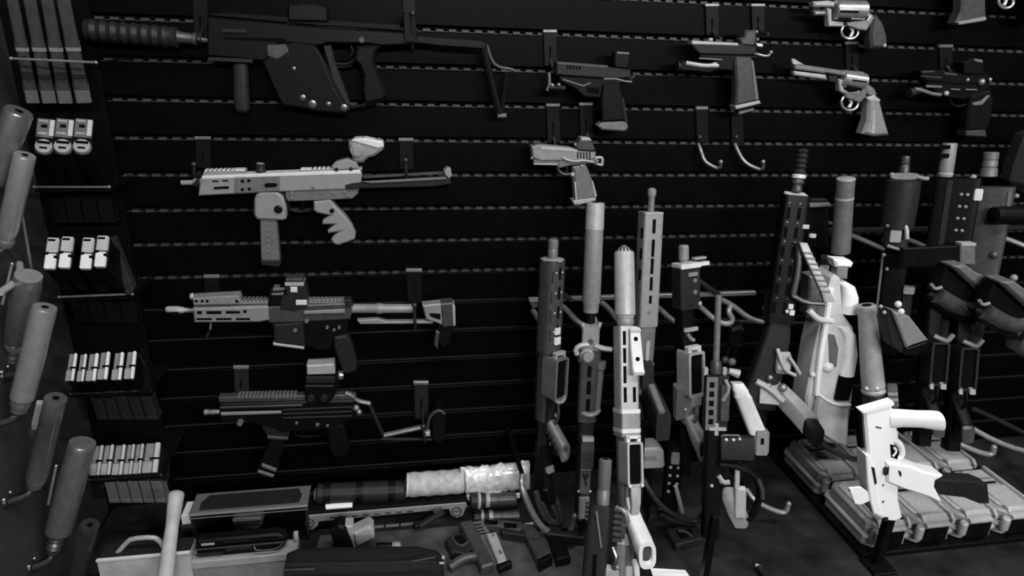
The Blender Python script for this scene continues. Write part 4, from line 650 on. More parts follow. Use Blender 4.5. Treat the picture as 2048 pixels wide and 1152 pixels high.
# ---- dark gun with rod barrel
fr = RF(1437, 590, -.24, 1420, 1060, -.37, 14)
g = Thing('rifle', 'dark skeletal rifle with thin rod barrel, clear magazine and white side case', 'gun', fr, (470, 0, 0))
g('barrel', 'grey', CY((0, 0, 0), (140, 0, 0), 6.2)); g('front_sight', 'gunmetal', LA((128, 0, 0), (152, 0, 0), [(0, 9), (.2, 11), (1, 10)])); g('sight_wing', 'light', PR([(140, -3), (152, -5), (156, 3), (142, 4)], 13, 22, 1.5), PR([(140, -3), (152, -5), (156, 3), (142, 4)], -24, -15, 1.5))
g('handguard', 'charcoal', LO((1, 2), [((154, 0, 2), 16, 22), ((262, 0, 2), 16, 22)], 24, 9)); g('vent_plate', 'grey', BX(156, 260, 15, 17.5, -21, 1, .5)); g('vent_hole', 'void', *[PR([(164+i*18, 17), (172+i*18, 17), (176+i*18, 18.4), (168+i*18, 18.4)], -15, -6, 0) for i in range(5)], under='vent_plate'); g('gas_tube', 'midgrey', TU([(160, 18, 14), (176, 24, 22), (200, 22, 10)], 4, 1)); g('inner_block', 'gunmetal', BX(170, 240, 12, 22, 6, 24, 2))
g('side_case', 'pale', LO((1, 2), [((168, 6, 40), 10, 12), ((182, 6, 46), 13, 16), ((186, 6, 48), 13, 15), ((196, 6, 52), 14, 18), ((200, 6, 54), 12, 17), ((268, 8, 84), 13, 18)], 20, 4)); g('case_cap', 'light', LA((146, 4, 24), (152, 4, 44), [(0, 6), (.3, 7), (1, 9)]), under='side_case')
g('receiver', 'black', LO((1, 2), [((258, 0, 2), 16, 20), ((420, 0, 0), 16, 18)], 20, 6)); g('cross_sight', 'light', BX(246, 270, 16, 19, -3, 5, .8), BX(254, 260, 16, 20, -14, 20, .8)); g('feed_frame', 'grey', TU([(272, 20, 10), (268, 21, 14), (268, 21, 44), (272, 20, 46)], 2, 0))
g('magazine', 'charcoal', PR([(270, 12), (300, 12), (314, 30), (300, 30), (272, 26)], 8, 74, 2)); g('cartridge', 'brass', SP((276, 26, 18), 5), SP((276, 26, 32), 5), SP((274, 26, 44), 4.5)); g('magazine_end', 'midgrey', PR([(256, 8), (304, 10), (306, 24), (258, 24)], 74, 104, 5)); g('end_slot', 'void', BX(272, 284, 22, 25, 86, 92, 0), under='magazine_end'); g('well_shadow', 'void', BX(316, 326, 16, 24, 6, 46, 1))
g('grip_frame', 'black', TU([(326, 18, 10), (330, 20, 50), (350, 20, 82), (380, 20, 92), (420, 18, 84), (440, 16, 70)], 7, 2)); g('grip_ring_glint', 'darksteel', TU([(352, 26, 84), (372, 26, 93), (392, 26, 94)], 4, 1)); g('grip', 'midgrey', LO((0, 2), [((392, 10, 34), 16, 14), ((420, 16, 46), 18, 15), ((440, 20, 56), 16, 14)], 20, 4)); g('grip_spine', 'light', PR([(334, 14), (372, 14), (376, 22), (336, 20)], 40, 50, 2)); g('grip_blade', 'light', PR([(372, 14), (424, 18), (432, 24), (378, 20)], 42, 64, 2)); g('stock', 'blackmatte', LO((1, 2), [((418, 0, 0), 16, 16), ((480, 0, 0), 18, 18)], 16, 4)); g('pin', 'light', SP((362, 18, 14), 5), SP((372, 16, -4), 4)); g('trigger_bow', 'light', TU([(350, 18, 8), (364, 20, 18), (362, 20, 30)], 5, 1))
# ---- box magazine lying behind the white grip, studded rail, pen
fr = PF(-.22, 1310, 920)
t = Thing('receiver_block', 'pale rounded block behind the hollow-grip rifle', 'block', fr, (1305, 940, 0)); t('shell', 'light', PR([(1284, 898), (1318, 896), (1328, 902), (1331, 932), (1326, 938), (1286, 940)], -40, 0, 4)); t('recess', 'midgrey', PR([(1288, 912), (1308, 910), (1316, 918), (1290, 922)], -1, 1.5, .6)); t('rest_post', 'black', BX(1296, 1310, 938, 1050, -30, -14, 1))
fr = RF(1351, 884, -.20, 1338, 1020, -.215, 10)
t = Thing('studded_rail', 'dark rail with two rows of bright studs standing by the loop arm', 'rail', fr, (136, 0, 0)); t('body', 'black', LO((1, 2), [((0, 0, 0), 12, 17), ((136, 0, 0), 12, 16)], 20, 7)); t('latch', 'midgrey', BX(14, 36, 10, 15, -8, 10, 2)); t('stud', 'light', *[SP((44+i*16, 12, w), 3.4) for i in range(4) for w in (-7, 8)])
fr = RF(1351, 972, -.25, 1364, 1024, -.245, 0)
solo('white_pen', 'white pen-like stick behind the dark loop arm', 'pen', 'light', fr, (52, 0, 0), CY((0, 0, 0), (52, 0, 0), 4, 5), LA((52, 0, 0), (60, 0, 0), [(0, 5), (1, 2)]))
# ---- dark accessory pair behind (between rifles)
fr = PF(-.08, 1460, 690)
t = Thing('folded_bipod', 'small dark folded bipod with knobs, beside the rod barrel', 'bipod', fr, (1455, 745, 0)); t('mount', 'black', PR([(1458, 656), (1486, 650), (1490, 690), (1470, 700), (1456, 690)], -24, 0, 3)); t('top_clamp', 'charcoal', TU([(1462, 660, 2), (1474, 654, 2), (1484, 658, 2)], 5, 1)); t('cross_bar', 'polymer', TU([(1456, 684, 0), (1470, 692, 0), (1482, 690, 0)], 4, 1)); t('strut', 'black', TU([(1462, 695, -8), (1452, 730, -8)], 6), TU([(1476, 696, -8), (1466, 732, -8)], 6)); t('knob', 'midgrey', SP((1463, 723, 2), 8)); t('knob_small', 'gunmetal', SP((1450, 720, 0), 8))

t = Thing('rack_post', 'thin black post below the rod-barrel rifle', 'stand', PF(-.46, 1430, 1080), Vector((W(1430, 1080, -.46).x, -.46, TBL)))
p = W(1430, 1030, -.46); M1 = XF((0, 0, 0), (1, 0, 0), (0, 1, 0), (0, 0, 1))
t('column', 'black', BX(p.x-.007, p.x+.007, -.467, -.453, TBL, p.z, .001), fr=M1); t('foot', 'black', BX(p.x-.03, p.x+.03, -.49, -.43, TBL, TBL+.006, .001), fr=M1)
# ================================================================ right side of the rack
fr = PF(-.016, 1760, 490)
t = Thing('barrel_rack', 'dark steel bar with curved arms behind the right-hand guns', 'rack', fr, (1760, 500, 0)); t('bar', 'hook', PR([(1620, 458), (2060, 452), (2060, 460), (1620, 467)], -10, 0, 1)); t('top_arm', 'hookgrey', PR([(1626, 432), (1664, 444), (1666, 450), (1628, 440)], -8, 4, 1))
for lb, x in (('curved arm left of the dark finned tube', 1700), ('curved arm right of the dark finned tube', 1792), ('curved arm behind the studded handguard', 1990)):
    rack_hook('barrel_hook', lb, fr, (x, 470, 0), [(x, 470, 0), (x+12, 474, 20), (x+34, 484, 50), (x+54, 486, 60), (x+60, 478, 60), (x+34, 470, 50), (x+36, 462, 50)], 4.6)
fr = PF(-.04, 1560, 640)
t = Thing('wall_bracket', 'flat grey bracket plate high behind the coil-muzzled rifle', 'bracket', fr, (1640, 500, 0)); t('plate', 'polymer', PR([(1620, 400), (1662, 402), (1664, 500), (1618, 498)], -20, -8, 1)); t('lip', 'midgrey', PR([(1620, 407), (1660, 406), (1662, 413), (1621, 415)], -20, 0, 1)); t('upper_lip', 'hook', BX(1624, 1658, 400, 404, -20, -4, 1))
rack_hook('stock_cradle', 'dark long bracket arm below the coil-muzzled rifle', fr, (1640, 660, 0), [(1440, 650, -20), (1560, 642, 10), (1620, 640, 20)], 4, m='hook')
# ---- coil muzzle rifle
fr = RF(1606, 298, -.12, 1520, 860, -.24, 20)
g = Thing('rifle', 'black rifle with coil-like muzzle brake and ribbed angled foregrip', 'gun', fr, (568, 0, 0))
g('muzzle_brake', 'charcoal', LA((0, 0, 0), (48, 0, 0), [(0, 8)]+[(i/10, 12 if i % 2 else 9) for i in range(1, 10)]+[(1, 11)])); g('brake_ring', 'pale', LA((48, 0, 0), (56, 0, 0), [(0, 11), (.2, 13), (.9, 13), (1, 11)])); g('brake_base', 'gunmetal', LA((56, 0, 0), (82, 0, 0), [(0, 10), (.3, 12), (.5, 8), (.8, 10), (1, 9)])); g('handguard_mouth', 'pale', PR([(82, -8), (88, 16), (94, 16), (96, -4)], -22, 20, 2))
g('handguard', 'black', LO((1, 2), [((88, 0, -2), 19, 24), ((340, 0, 2), 20, 28)], 24, 6)); g('slot_edge', 'darksteel', *[SP((104+i*37, 17, w+i*.6), 3) for i in range(6) for w in (-16, 4)], under='handguard'); g('slot', 'void', *[BX(112+i*37, 134+i*37, 17, 20.6, w-3, w+3, 0) for i in range(6) for w in (-16, 4)], under='handguard'); g('side_screw', 'light', BX(142, 150, 14, 20, 14, 28, 1.5), BX(158, 166, 14, 20, 30, 44, 2))
g('foregrip_frame', 'gunmetal', TU([(178, 22, 12), (230, 26, 18), (280, 26, 14)], 6, 1), TU([(280, 26, 12), (292, 28, 40), (290, 34, 74)], 5, 1)); g('foregrip', 'light', LO((1, 2), [((176, 34, 14), 5, 8), ((190, 38, 20), 6, 9), ((270, 42, 70), 7, 10), ((284, 42, 78), 6, 12)], 16, 5)); g('foregrip_rib', 'grey', *[TU([(194+i*10, 45+i*.5, 13+i*6.2), (194+i*10, 45+i*.5, 31+i*6.2)], 1.8) for i in range(8)], under='foregrip')
g('front_pin', 'pale', BX(298, 308, 18, 24, 10, 20, 1), BX(310, 316, 18, 24, 6, 12, 1), BX(310, 320, 18, 24, 14, 24, 1)); g('receiver', 'charcoal', LO((1, 2), [((340, -4, 4), 16, 22), ((372, -4, 4), 17, 26), ((520, -4, -14), 18, 36)], 24, 6)); g('magazine_port', 'midgrey', PR([(396, 12), (424, 12), (440, 22), (430, 26), (404, 20)], 4, 34, 3)); g('port_claw', 'light', TU([(390, 20, 2), (412, 26, 10), (432, 26, 22), (440, 24, 44)], 4, 1), TU([(404, 26, 26), (418, 28, 38), (436, 26, 52)], 3.6, 1), under='magazine_port')
g('receiver_pin', 'hookgrey', SP((452, 16, -2), 6), SP((468, 16, -2), 6), SP((470, 16, 26), 9)); g('hook_blade', 'midgrey', PR([(458, 12), (470, 14), (504, 24), (500, 14)], -18, 22, 2)); g('grip', 'midgrey', LO((0, 2), [((488, 8, 30), 20, 14), ((510, 20, 56), 20, 16), ((536, 34, 84), 20, 17)], 20, 4)); g('grip_top', 'light', TU([(462, 14, -28), (474, 18, 0), (496, 22, 28)], 7, 1)); g('grip_end', 'black', LO((0, 2), [((540, 34, 86), 18, 15), ((556, 40, 98), 18, 15)], 16, 4)); g('stock', 'black', LO((1, 2), [((512, -6, -10), 16, 20), ((640, -6, -10), 16, 20)], 16, 4))
# ---- suppressor behind bullpup
fr = RF(1692, 356, -.10, 1676, 560, -.10, 0)
g = Thing('rifle', 'rifle with plain grey suppressor banded once, behind the pale bullpup', 'gun', fr, (204, 0, 0)); g('suppressor', 'grey', LA((0, 0, 0), (146, 0, 0), [(0, 15), (.01, 17), (.27, 17), (1, 19)], 24)); g('tip_ring', 'light', LA((-.5, 0, 0), (3, 0, 0), [(0, 14), (.3, 17), (1, 17.4)], 24), LA((36, 0, 0), (40, 0, 0), [(0, 17.4), (1, 17.6)], 24), under='suppressor'); g('barrel', 'black', CY((146, 0, 0), (200, 0, 0), 10)); g('receiver', 'black', LO((1, 2), [((190, -2, 0), 12, 16), ((250, -2, 0), 12, 18)], 16, 4)); g('rear_mount', 'charcoal', PR([(150, 6), (190, 6), (190, 18), (156, 20)], -36, -18, 2)); g('rear_screw', 'light', BX(168, 178, 12, 20, -36, -18, 1.5))
# ---- pale bullpup carbine
fr = PF(-.20, 1670, 720)
g = Thing('bullpup_carbine', 'pale bullpup carbine with curved thumbhole stock, standing muzzle up', 'gun', fr, (1650, 900, 0))
g('body', 'pale', PR([(1648, 640), (1668, 560), (1676, 552), (1686, 560), (1690, 630), (1712, 660), (1716, 700), (1712, 752), (1684, 752), (1672, 804), (1700, 806), (1712, 770), (1706, 830), (1692, 895), (1660, 890), (1616, 862), (1616, 800), (1634, 700)], -60, -6, 5)); g('front_edge', 'bone', TU([(1664, 578, -4), (1652, 650, -2), (1640, 720, -2), (1634, 790, -2)], 6, 1)); g('butt_panel', 'pale', PR([(1634, 790), (1668, 806), (1698, 806), (1694, 892), (1672, 886), (1630, 860), (1628, 820)], -60, 4, 4)); g('butt_rim', 'bone', TU([(1636, 788, 3), (1656, 802, 4), (1674, 808, 4), (1698, 808, 4)], 3.2, 1), under='butt_panel')
g('thumbhole_bow', 'bone', LO((0, 2), [((1690, 568, -24), 11, 18), ((1704, 578, -24), 15, 20), ((1710, 598, -24), 16, 20), ((1708, 632, -24), 18, 20)], 20, 3)); g('barrel_cap', 'bone', PR([(1674, 522), (1708, 524), (1714, 530), (1710, 539), (1678, 538)], -36, -8, 4)); g('muzzle_neck', 'midgrey', PR([(1682, 538), (1704, 540), (1702, 562), (1680, 560)], -32, -10, 2)); g('grip_bow', 'bone', LO((0, 2), [((1690, 656, -20), 14, 20), ((1702, 672, -20), 14, 22), ((1706, 712, -20), 14, 22), ((1698, 754, -20), 15, 22)], 20, 3)); g('thumbhole', 'grey', PR([(1660, 670), (1672, 672), (1680, 700), (1676, 736), (1662, 740)], -8, -4, 1)); g('thumb_boss', 'pale', SP((1660, 738, -10), 13)); g('magazine_recess', 'void', PR([(1686, 758), (1711, 757), (1700, 803), (1674, 803)], -10, -3, 0)); g('collar', 'pale', TU([(1620, 622, -4), (1632, 636, 2), (1646, 640, 2), (1664, 642, 0)], 6, 1)); g('rail', 'grey', PR([(1630, 560), (1656, 556), (1642, 636), (1626, 640)], -50, -16, 3)); g('foot', 'charcoal', BX(1640, 1680, 880, 905, -56, -12, 3)); g('side_stud', 'pale', SP((1628, 752, -6), 6))
rack_hook('stock_cradle', 'dark curved arm in front of the pale bullpup', PF(-.24, 1650, 880), (1650, 880, 0), [(1598, 850, -10), (1620, 872, 10), (1660, 896, 20), (1706, 910, 20), (1740, 912, 10)], 5.5, m='hook')
# ---- pale cylinder gun
fr = RF(1733, 610, -.22, 1752, 840, -.27, 0)
g = Thing('shotgun', 'gun with pale thick barrel shroud and dark finned collar, right of bullpup', 'gun', fr, (230, 0, 0)); g('shroud', 'light', LA((0, 0, 0), (162, 0, 0), [(0, 15), (.01, 17), (.3, 18), (1, 22)], 26)); g('shroud_bore', 'void', CY((-.5, 0, 0), (3, 0, 0), 9), under='shroud'); g('screw_head', 'pale', SP((158, 18, -12), 4), SP((157, 20, 6), 4)); g('ring', 'light', LA((164, 0, 0), (174, 0, 0), [(0, 20), (.3, 23), (.7, 23), (1, 20)], 26)); g('finned_collar', 'charcoal', LA((174, 0, 0), (226, 0, 0), [(0, 20), (.1, 22), (1, 24)], 14)); g('side_rail', 'grey', BX(158, 200, -6, 10, 24, 42, 2)); g('rail_notch', 'light', BX(170, 175, -6, 12, 24, 42, 1), BX(182, 187, -6, 12, 24, 42, 1), under='side_rail'); g('stock', 'black', LO((1, 2), [((224, 0, 0), 22, 24), ((310, 0, 0), 22, 26)], 20, 4))
# ---- dark finned tube gun
fr = RF(1812, 312, -.13, 1776, 620, -.18, 0)
g = Thing('rifle', 'black rifle with fat tube forend and small threaded muzzle, right of grey suppressor', 'gun', fr, (308, 0, 0)); g('muzzle', 'gunmetal', LA((0, 0, 0), (34, 0, 0), [(0, 7), (.1, 8), (.3, 7), (.35, 8.5), (.5, 7), (.6, 9), (1, 9)])); g('clamp_ring', 'midgrey', LO((0, 2), [((38, -6, 2), 6, 24), ((38, 14, 2), 6, 24)], 20, 3)); g('clamp_arm', 'midgrey', TU([(38, 10, 20), (42, 14, 34), (42, 12, 42)], 4, 1), SP((36, 10, -20), 5)); g('forend', 'charcoal', LA((44, 0, 0), (140, 0, -2), [(0, 26), (.04, 32), (.5, 32), (1, 30)], 24)); g('front_lug', 'light', BX(142, 166, 18, 26, -12, 8, 2)); g('sight_ear', 'light', SP((134, 22, -16), 5), TU([(132, 22, 12), (140, 26, 16), (158, 26, 18)], 4, 1)); g('gas_block', 'charcoal', LO((1, 2), [((140, 0, -2), 20, 22), ((180, 0, 0), 20, 22)], 20, 4)); g('lower_edge', 'midgrey', TU([(174, 22, -14), (182, 24, 12), (178, 22, 38)], 3.4, 1)); g('receiver', 'black', LO((1, 2), [((178, -2, 4), 18, 22), ((400, -2, 4), 18, 22)], 20, 5)); g('receiver_edge', 'grey', PR([(190, 16), (330, 16), (330, 19), (190, 19)], -22, -18, .6)); g('stud', 'light', SP((194, 18, -18), 4), SP((222, 18, -10), 3.4)); g('charge_handle', 'light', PR([(252, 14), (266, 14), (268, 24), (254, 24)], 22, 42, 2)); g('handle_body', 'charcoal', PR([(266, 8), (330, 8), (330, 20), (266, 20)], 22, 40, 2))
# ---- flared stock
fr = PF(-.31, 1800, 640)
g = Thing('rifle_stock', 'flared grey butt stock leaning out beneath the fat tube rifle', 'stock', fr, (1822, 694, 0)); g('comb', 'midgrey', PR([(1784, 622), (1818, 632), (1856, 680), (1824, 690), (1812, 696)], -30, 2, 3)); g('side', 'charcoal', PR([(1782, 622), (1812, 694), (1808, 710), (1786, 694), (1774, 644)], -34, -4, 3)); g('butt_plate', 'black', PR([(1812, 698), (1854, 684), (1860, 692), (1842, 710), (1814, 712)], -34, 0, 2)); g('screw', 'pale', SP((1799, 610, -4), 7), SP((1803, 624, -2), 7)); g('bolt', 'light', SP((1767, 616, -8), 4), SP((1774, 628, -8), 4))
# ---- studded handguard rifle and neighbour
fr = RF(1900, 286, -.13, 1840, 700, -.20, 0)
g = Thing('rifle', 'black rifle with ported pale muzzle brake and dotted handguard', 'gun', fr, (414, 0, 0)); g('muzzle_brake', 'midgrey', LA((0, 0, 0), (58, 0, 0), [(0, 11), (.02, 13), (.9, 13), (1, 12)])); g('brake_port', 'void', BX(4, 11, 8, 14, -16, 2, 1), BX(20, 28, 8, 14, -16, 2, 1), under='muzzle_brake'); g('brake_ring', 'light', LA((56, 0, 0), (64, 0, 0), [(0, 12), (.3, 14), (1, 12)])); g('handguard', 'black', LO((1, 2), [((66, 0, 22), 18, 38), ((220, 0, 22), 18, 38)], 24, 8)); g('left_rib', 'charcoal', PR([(70, 16), (220, 16), (220, 20), (70, 20)], 4, 14, 1)); g('stud', 'midgrey', *[SP((96+i*23, 18, w), 3.4) for i in range(4) for w in (30, 40)]); g('white_tag', 'pale', BX(84, 106, 14, 20, 50, 64, 2)); g('receiver', 'black', LO((1, 2), [((220, 0, 18), 18, 30), ((440, 0, 10), 18, 26)], 20, 5)); g('lever_end', 'midgrey', SP((330, 18, 36), 7)); g('lever_body', 'charcoal', LO((1, 2), [((336, 12, 36), 8, 8), ((380, 12, 34), 8, 9)], 16, 4))
fr = RF(1983, 304, -.13, 1930, 700, -.20, 0)
g = Thing('rifle', 'dark grey wide-bodied rifle with ridged muzzle, near the right photo edge', 'gun', fr, (396, 0, 0)); g('muzzle_brake', 'grey', LA((0, 0, 0), (46, 0, 0), [(0, 11), (.03, 13), (.3, 13), (.32, 11), (.4, 13), (.6, 13), (.62, 11), (.7, 14), (1, 15)])); g('top_bolt', 'midgrey', SP((48, 10, -24), 6)); g('body', 'gunmetal', LO((1, 2), [((66, 0, 12), 18, 34), ((120, 0, 10), 18, 34), ((250, 0, 8), 18, 30)], 24, 5)); g('body_rib', 'grey', PR([(74, 16), (110, 16), (110, 20), (74, 20)], 34, 40, 1)); g('sling_stud', 'light', SP((120, 20, 20), 7)); g('receiver', 'charcoal', LO((1, 2), [((250, 0, 6), 18, 28), ((420, 0, 0), 18, 24)], 20, 5)); g('lower_ring', 'gunmetal', SP((196, 18, 26), 8)); g('side_screw', 'midgrey', SP((238, 18, 62), 7))
fr = PF(-.20, 2020, 430)
solo('scope_tube', 'fat black scope tube running off the right photo edge', 'scope', 'black', fr, (2020, 445, 0), LA((1985, 430, 0), (2070, 430, 0), [(0, 10), (.02, 16), (.2, 18), (1, 19)], 24))
fr = PF(-.25, 1870, 515)
g = Thing('long_box', 'black long box with a pale grey end, lying across the right rifles', 'box', fr, (1870, 536, 0)); g('body', 'black', PR([(1806, 497), (1924, 492), (1926, 534), (1808, 536)], -12, 0, 2)); g('end_face', 'grey', PR([(1920, 490), (1950, 488), (1950, 530), (1920, 528)], -14, 2, 2)); g('end_lip', 'light', BX(1921, 1951, 486, 492, -14, 3, 1))
fr = PF(-.10, 2040, 340)
g = Thing('rifle_case', 'dark slab of a case hanging at the right photo edge', 'case', fr, (2040, 390, 0)); g('shell', 'charcoal', PR([(2052, 270), (2080, 260), (2080, 400), (2020, 372), (2030, 330)], -30, 0, 4)); g('foot', 'polymer', PR([(2016, 360), (2070, 372), (2070, 384), (2018, 370)], -30, 4, 2)); g('rivet', 'midgrey', SP((2033, 392, 0), 5))
# ---- big dark stocks with pale tops
def stock(label, dx, dy, s=1.):
    fr = PF(-.285 if dx == 0 else -.34, 1900+dx, 600+dy); q = lambda L: [(1900+dx+(x-1900)*s, 600+dy+(y-600)*s) for x, y in L]
    g = Thing('rifle_stock', label, 'stock', fr, (*q([(1930, 650)])[0], 0), 'dark shoulder stocks')
    g('comb', 'grey', PR(q([(1906, 532), (1932, 530), (1954, 546), (1970, 552), (2002, 588), (1978, 592), (1950, 572)]), -44, 2, 4)); g('comb_groove', 'charcoal', PR(q([(1901, 534), (1905, 532), (1964, 586), (1960, 590)]), -40, 2, 1)); g('side', 'black', PR(q([(1898, 536), (1960, 590), (1968, 602), (1950, 614), (1920, 600), (1890, 578), (1880, 590)]), -40, -6, 3)); g('cheek_rest', 'gunmetal', TU([(*p, -12) for p in q([(1882, 594), (1908, 610), (1936, 622), (1954, 620)])], 17*s, 1, 14)); g('toe', 'black', PR(q([(1860, 590), (1880, 600), (1950, 640), (1970, 620), (1960, 656), (1930, 650), (1880, 620)]), -36, -10, 4)); g('swivel', 'midgrey', TU([(*p, -4) for p in q([(1866, 570), (1872, 580), (1886, 576)])], 3.5, 1)); g('pad', 'grey', SP((*q([(1954, 614)])[0], 2), 6*s))
stock('dark shoulder stock with broad pale comb beneath the long box', 0, 0)
stock('dark shoulder stock cut by the right photo edge', 96, 32, 1.)
fr = PF(-.30, 2040, 690); solo('cheek_piece', 'rounded dark cheek piece at the right photo edge', 'stock', 'gunmetal', fr, (2045, 705, 0), TU([(2028, 684, 0), (2050, 702, 0), (2072, 712, 0)], 15, 1, 14))
# ---- black lowers with empty wells
for lb, x, y, sc in (('black rifle lower with open bright-edged well, left of two', 1880, 690, 1.), ('black rifle lower with open bright-edged well, right of two', 1938, 700, .96)):
    fr = RF(x-16, y-20, -.26, x-36, y+220, -.33, 30)
    g = Thing('rifle', lb, 'gun', fr, (240, 0, 0), 'black rifles with empty wells'); g('receiver', 'black', LO((1, 2), [((-70, -6, 0), 15, 14), ((0, -6, 0), 16, 15), ((220, -6, 0), 15, 14)], 20, 5)); g('magazine_well', 'charcoal', HB(8, 92, -17, 17, -4, 34, 4, 36)); g('well_shade_plug', 'void', WP(8, 92, -17, 17, 34, 4), under='magazine_well'); g('latch', 'grey', TU([(-4, 30, -14), (2, 34, 0), (6, 34, 10), (-6, 30, 22)], 5, 1)); g('well_floor', 'midgrey', PR([(84, 26), (94, 30), (98, 36), (88, 34)], -16, -8, 1), PR([(84, 26), (94, 30), (98, 36), (88, 34)], 4, 16, 1)); g('trigger_guard', 'black', TU([(94, 32, 0), (116, 34, 0), (130, 20, 0)], 3, 1)); g('grip', 'polymer', LO((0, 2), [((130, 10, 0), 15, 12), ((170, 46, 0), 17, 13)], 18, 3.5)); g('grip_cap', 'gunmetal', LO((0, 2), [((171, 46, 0), 15, 12), ((175, 50, 0), 14, 11)], 18, 4))
# ---- loop arms right
fr = PF(-.22, 1950, 870)
rack_hook('stock_cradle', 'grey loop arm above the rear pistol cases, left of two', fr, (1920, 890, 0), [(1880, 862, -40), (1892, 874, 10), (1930, 886, 30), (1956, 890, 36), (1958, 874, 36)], 5)
rack_hook('stock_cradle', 'grey loop arm above the rear pistol cases, right of two', fr, (2000, 880, 0), [(1934, 846, -40), (1950, 862, 0), (1990, 876, 30), (2034, 884, 40), (2038, 866, 40)], 5)
rack_hook('stock_cradle', 'long bent grey rod above the right loop arms', fr, (2040, 862, 0), [(1958, 826, -20), (1990, 838, -10), (2048, 866, 0), (2080, 880, 0)], 4.5, m='hook')
# ================================================================ white pistol-carbine on a post
fr = PF(-.46, 1790, 920)
g = Thing('white_carbine', 'bright white carbine frame with foregrip, mounted upright on a dark post', 'gun', fr, (1788, 1044, 0))
g('upper_body', 'white', PR([(1729, 819), (1783, 806), (1788, 824), (1796, 858), (1798, 880), (1790, 886), (1800, 920), (1798, 1000), (1806, 1036), (1790, 1044), (1768, 1042), (1748, 1030), (1740, 980), (1736, 910)], -18, 0, 4)); g('muzzle_plate', 'white', PR([(1719, 820), (1784, 801), (1788, 806), (1786, 811), (1724, 827)], -14, 3, 2)); g('side_notch', 'charcoal', PR([(1751, 852), (1763, 855), (1762, 857), (1752, 855)], -1, 1, 0), under='upper_body')
g('side_shell', 'white', PR([(1731, 910), (1738, 908), (1750, 940), (1756, 1000), (1766, 1034), (1746, 1026), (1740, 1004), (1734, 960)], -30, 2, 2)); g('shell_slot', 'charcoal', PR([(1741, 932), (1747, 934), (1752, 964), (1748, 968)], -1, 3, 0), under='side_shell')
g('foregrip', 'white', LO((1, 2), [((1780, 843, -12), 19, 14), ((1800, 836, 0), 16, 14), ((1826, 830, 14), 15, 14), ((1846, 826, 26), 17, 15), ((1855, 824, 32), 17, 15)], 24, 2.4, .68, 14)); g('foregrip_shade_plug', 'midgrey', LO((1, 2), [((1838, 827.6, 21), 11.4, 9.6), ((1850, 825, 28.6), 11.4, 9.6)], 24, 2.4), under='foregrip')  # grey plug paints shade into the white foregrip's open end
g('trigger_guard', 'white', TU([(1786, 884, -14), (1800, 888, -14), (1812, 900, -14), (1814, 918, -14), (1804, 926, -14), (1788, 924, -14)], 6.5, 1, 10)); g('guard_void', 'void', PR([(1780, 888), (1792, 892), (1798, 904), (1794, 918), (1782, 914)], -2, 1, 0)); g('trigger', 'white', TU([(1787, 894, 0), (1793, 902, 0), (1785, 912, 0)], 3, 1)); g('brow', 'white', BX(1790, 1800, 866, 884, -26, -4, 2))
g('grip', 'white', PR([(1770, 922), (1820, 930), (1850, 942), (1884, 949), (1876, 954), (1868, 958), (1866, 972), (1872, 984), (1880, 1000), (1874, 1002), (1850, 990), (1800, 974), (1772, 962)], -32, 6, 4)); g('body_pin', 'charcoal', PR([(1766, 936), (1774, 930), (1772, 944), (1766, 948)], 0, 7, 0), PR([(1792, 936), (1798, 940), (1798, 950), (1794, 946)], 4, 7, 0), LA((1766, 1003, 0), (1766, 1003, 1), [(0, 2.5), (1, 2.5)], 8), LA((1766, 970, 0), (1766, 970, 1), [(0, 2), (1, 2)], 8))
g('magazine', 'charcoal', PR([(1866, 958), (1956, 962), (1976, 970), (1980, 1008), (1960, 1008), (1930, 996), (1880, 990), (1868, 974)], -30, 2, 4)); g('sight_rail', 'polymer', PR([(1724, 824), (1732, 830), (1740, 900), (1730, 904)], -26, -10, 1.5)); g('paper_tag', 'white', PR([(1698, 976), (1722, 974), (1736, 984), (1740, 1002), (1722, 1010), (1710, 1008)], -4, 0, 1)); g('foot_clip', 'charcoal', BX(1766, 1776, 1034, 1042, -30, 2, 1), SP((1806, 1038, -4), 4))
t = Thing('display_post', 'dark square post carrying the white carbine', 'stand', fr, Vector((fr.pt(1788, 1044, -14).x, fr.pt(1788, 1044, -14).y, TBL)))
b0 = fr.pt(1788, 1044, -14)
X = XF((0, 0, 0), (1, 0, 0), (0, 1, 0), (0, 0, 1))
t('column', 'black', BX(b0.x-.009, b0.x+.009, b0.y-.009, b0.y+.009, TBL, b0.z+.004, .001), fr=X); t('foot', 'black', BX(b0.x-.03, b0.x+.03, b0.y-.035, b0.y+.02, TBL, TBL+.008, .002), fr=X)
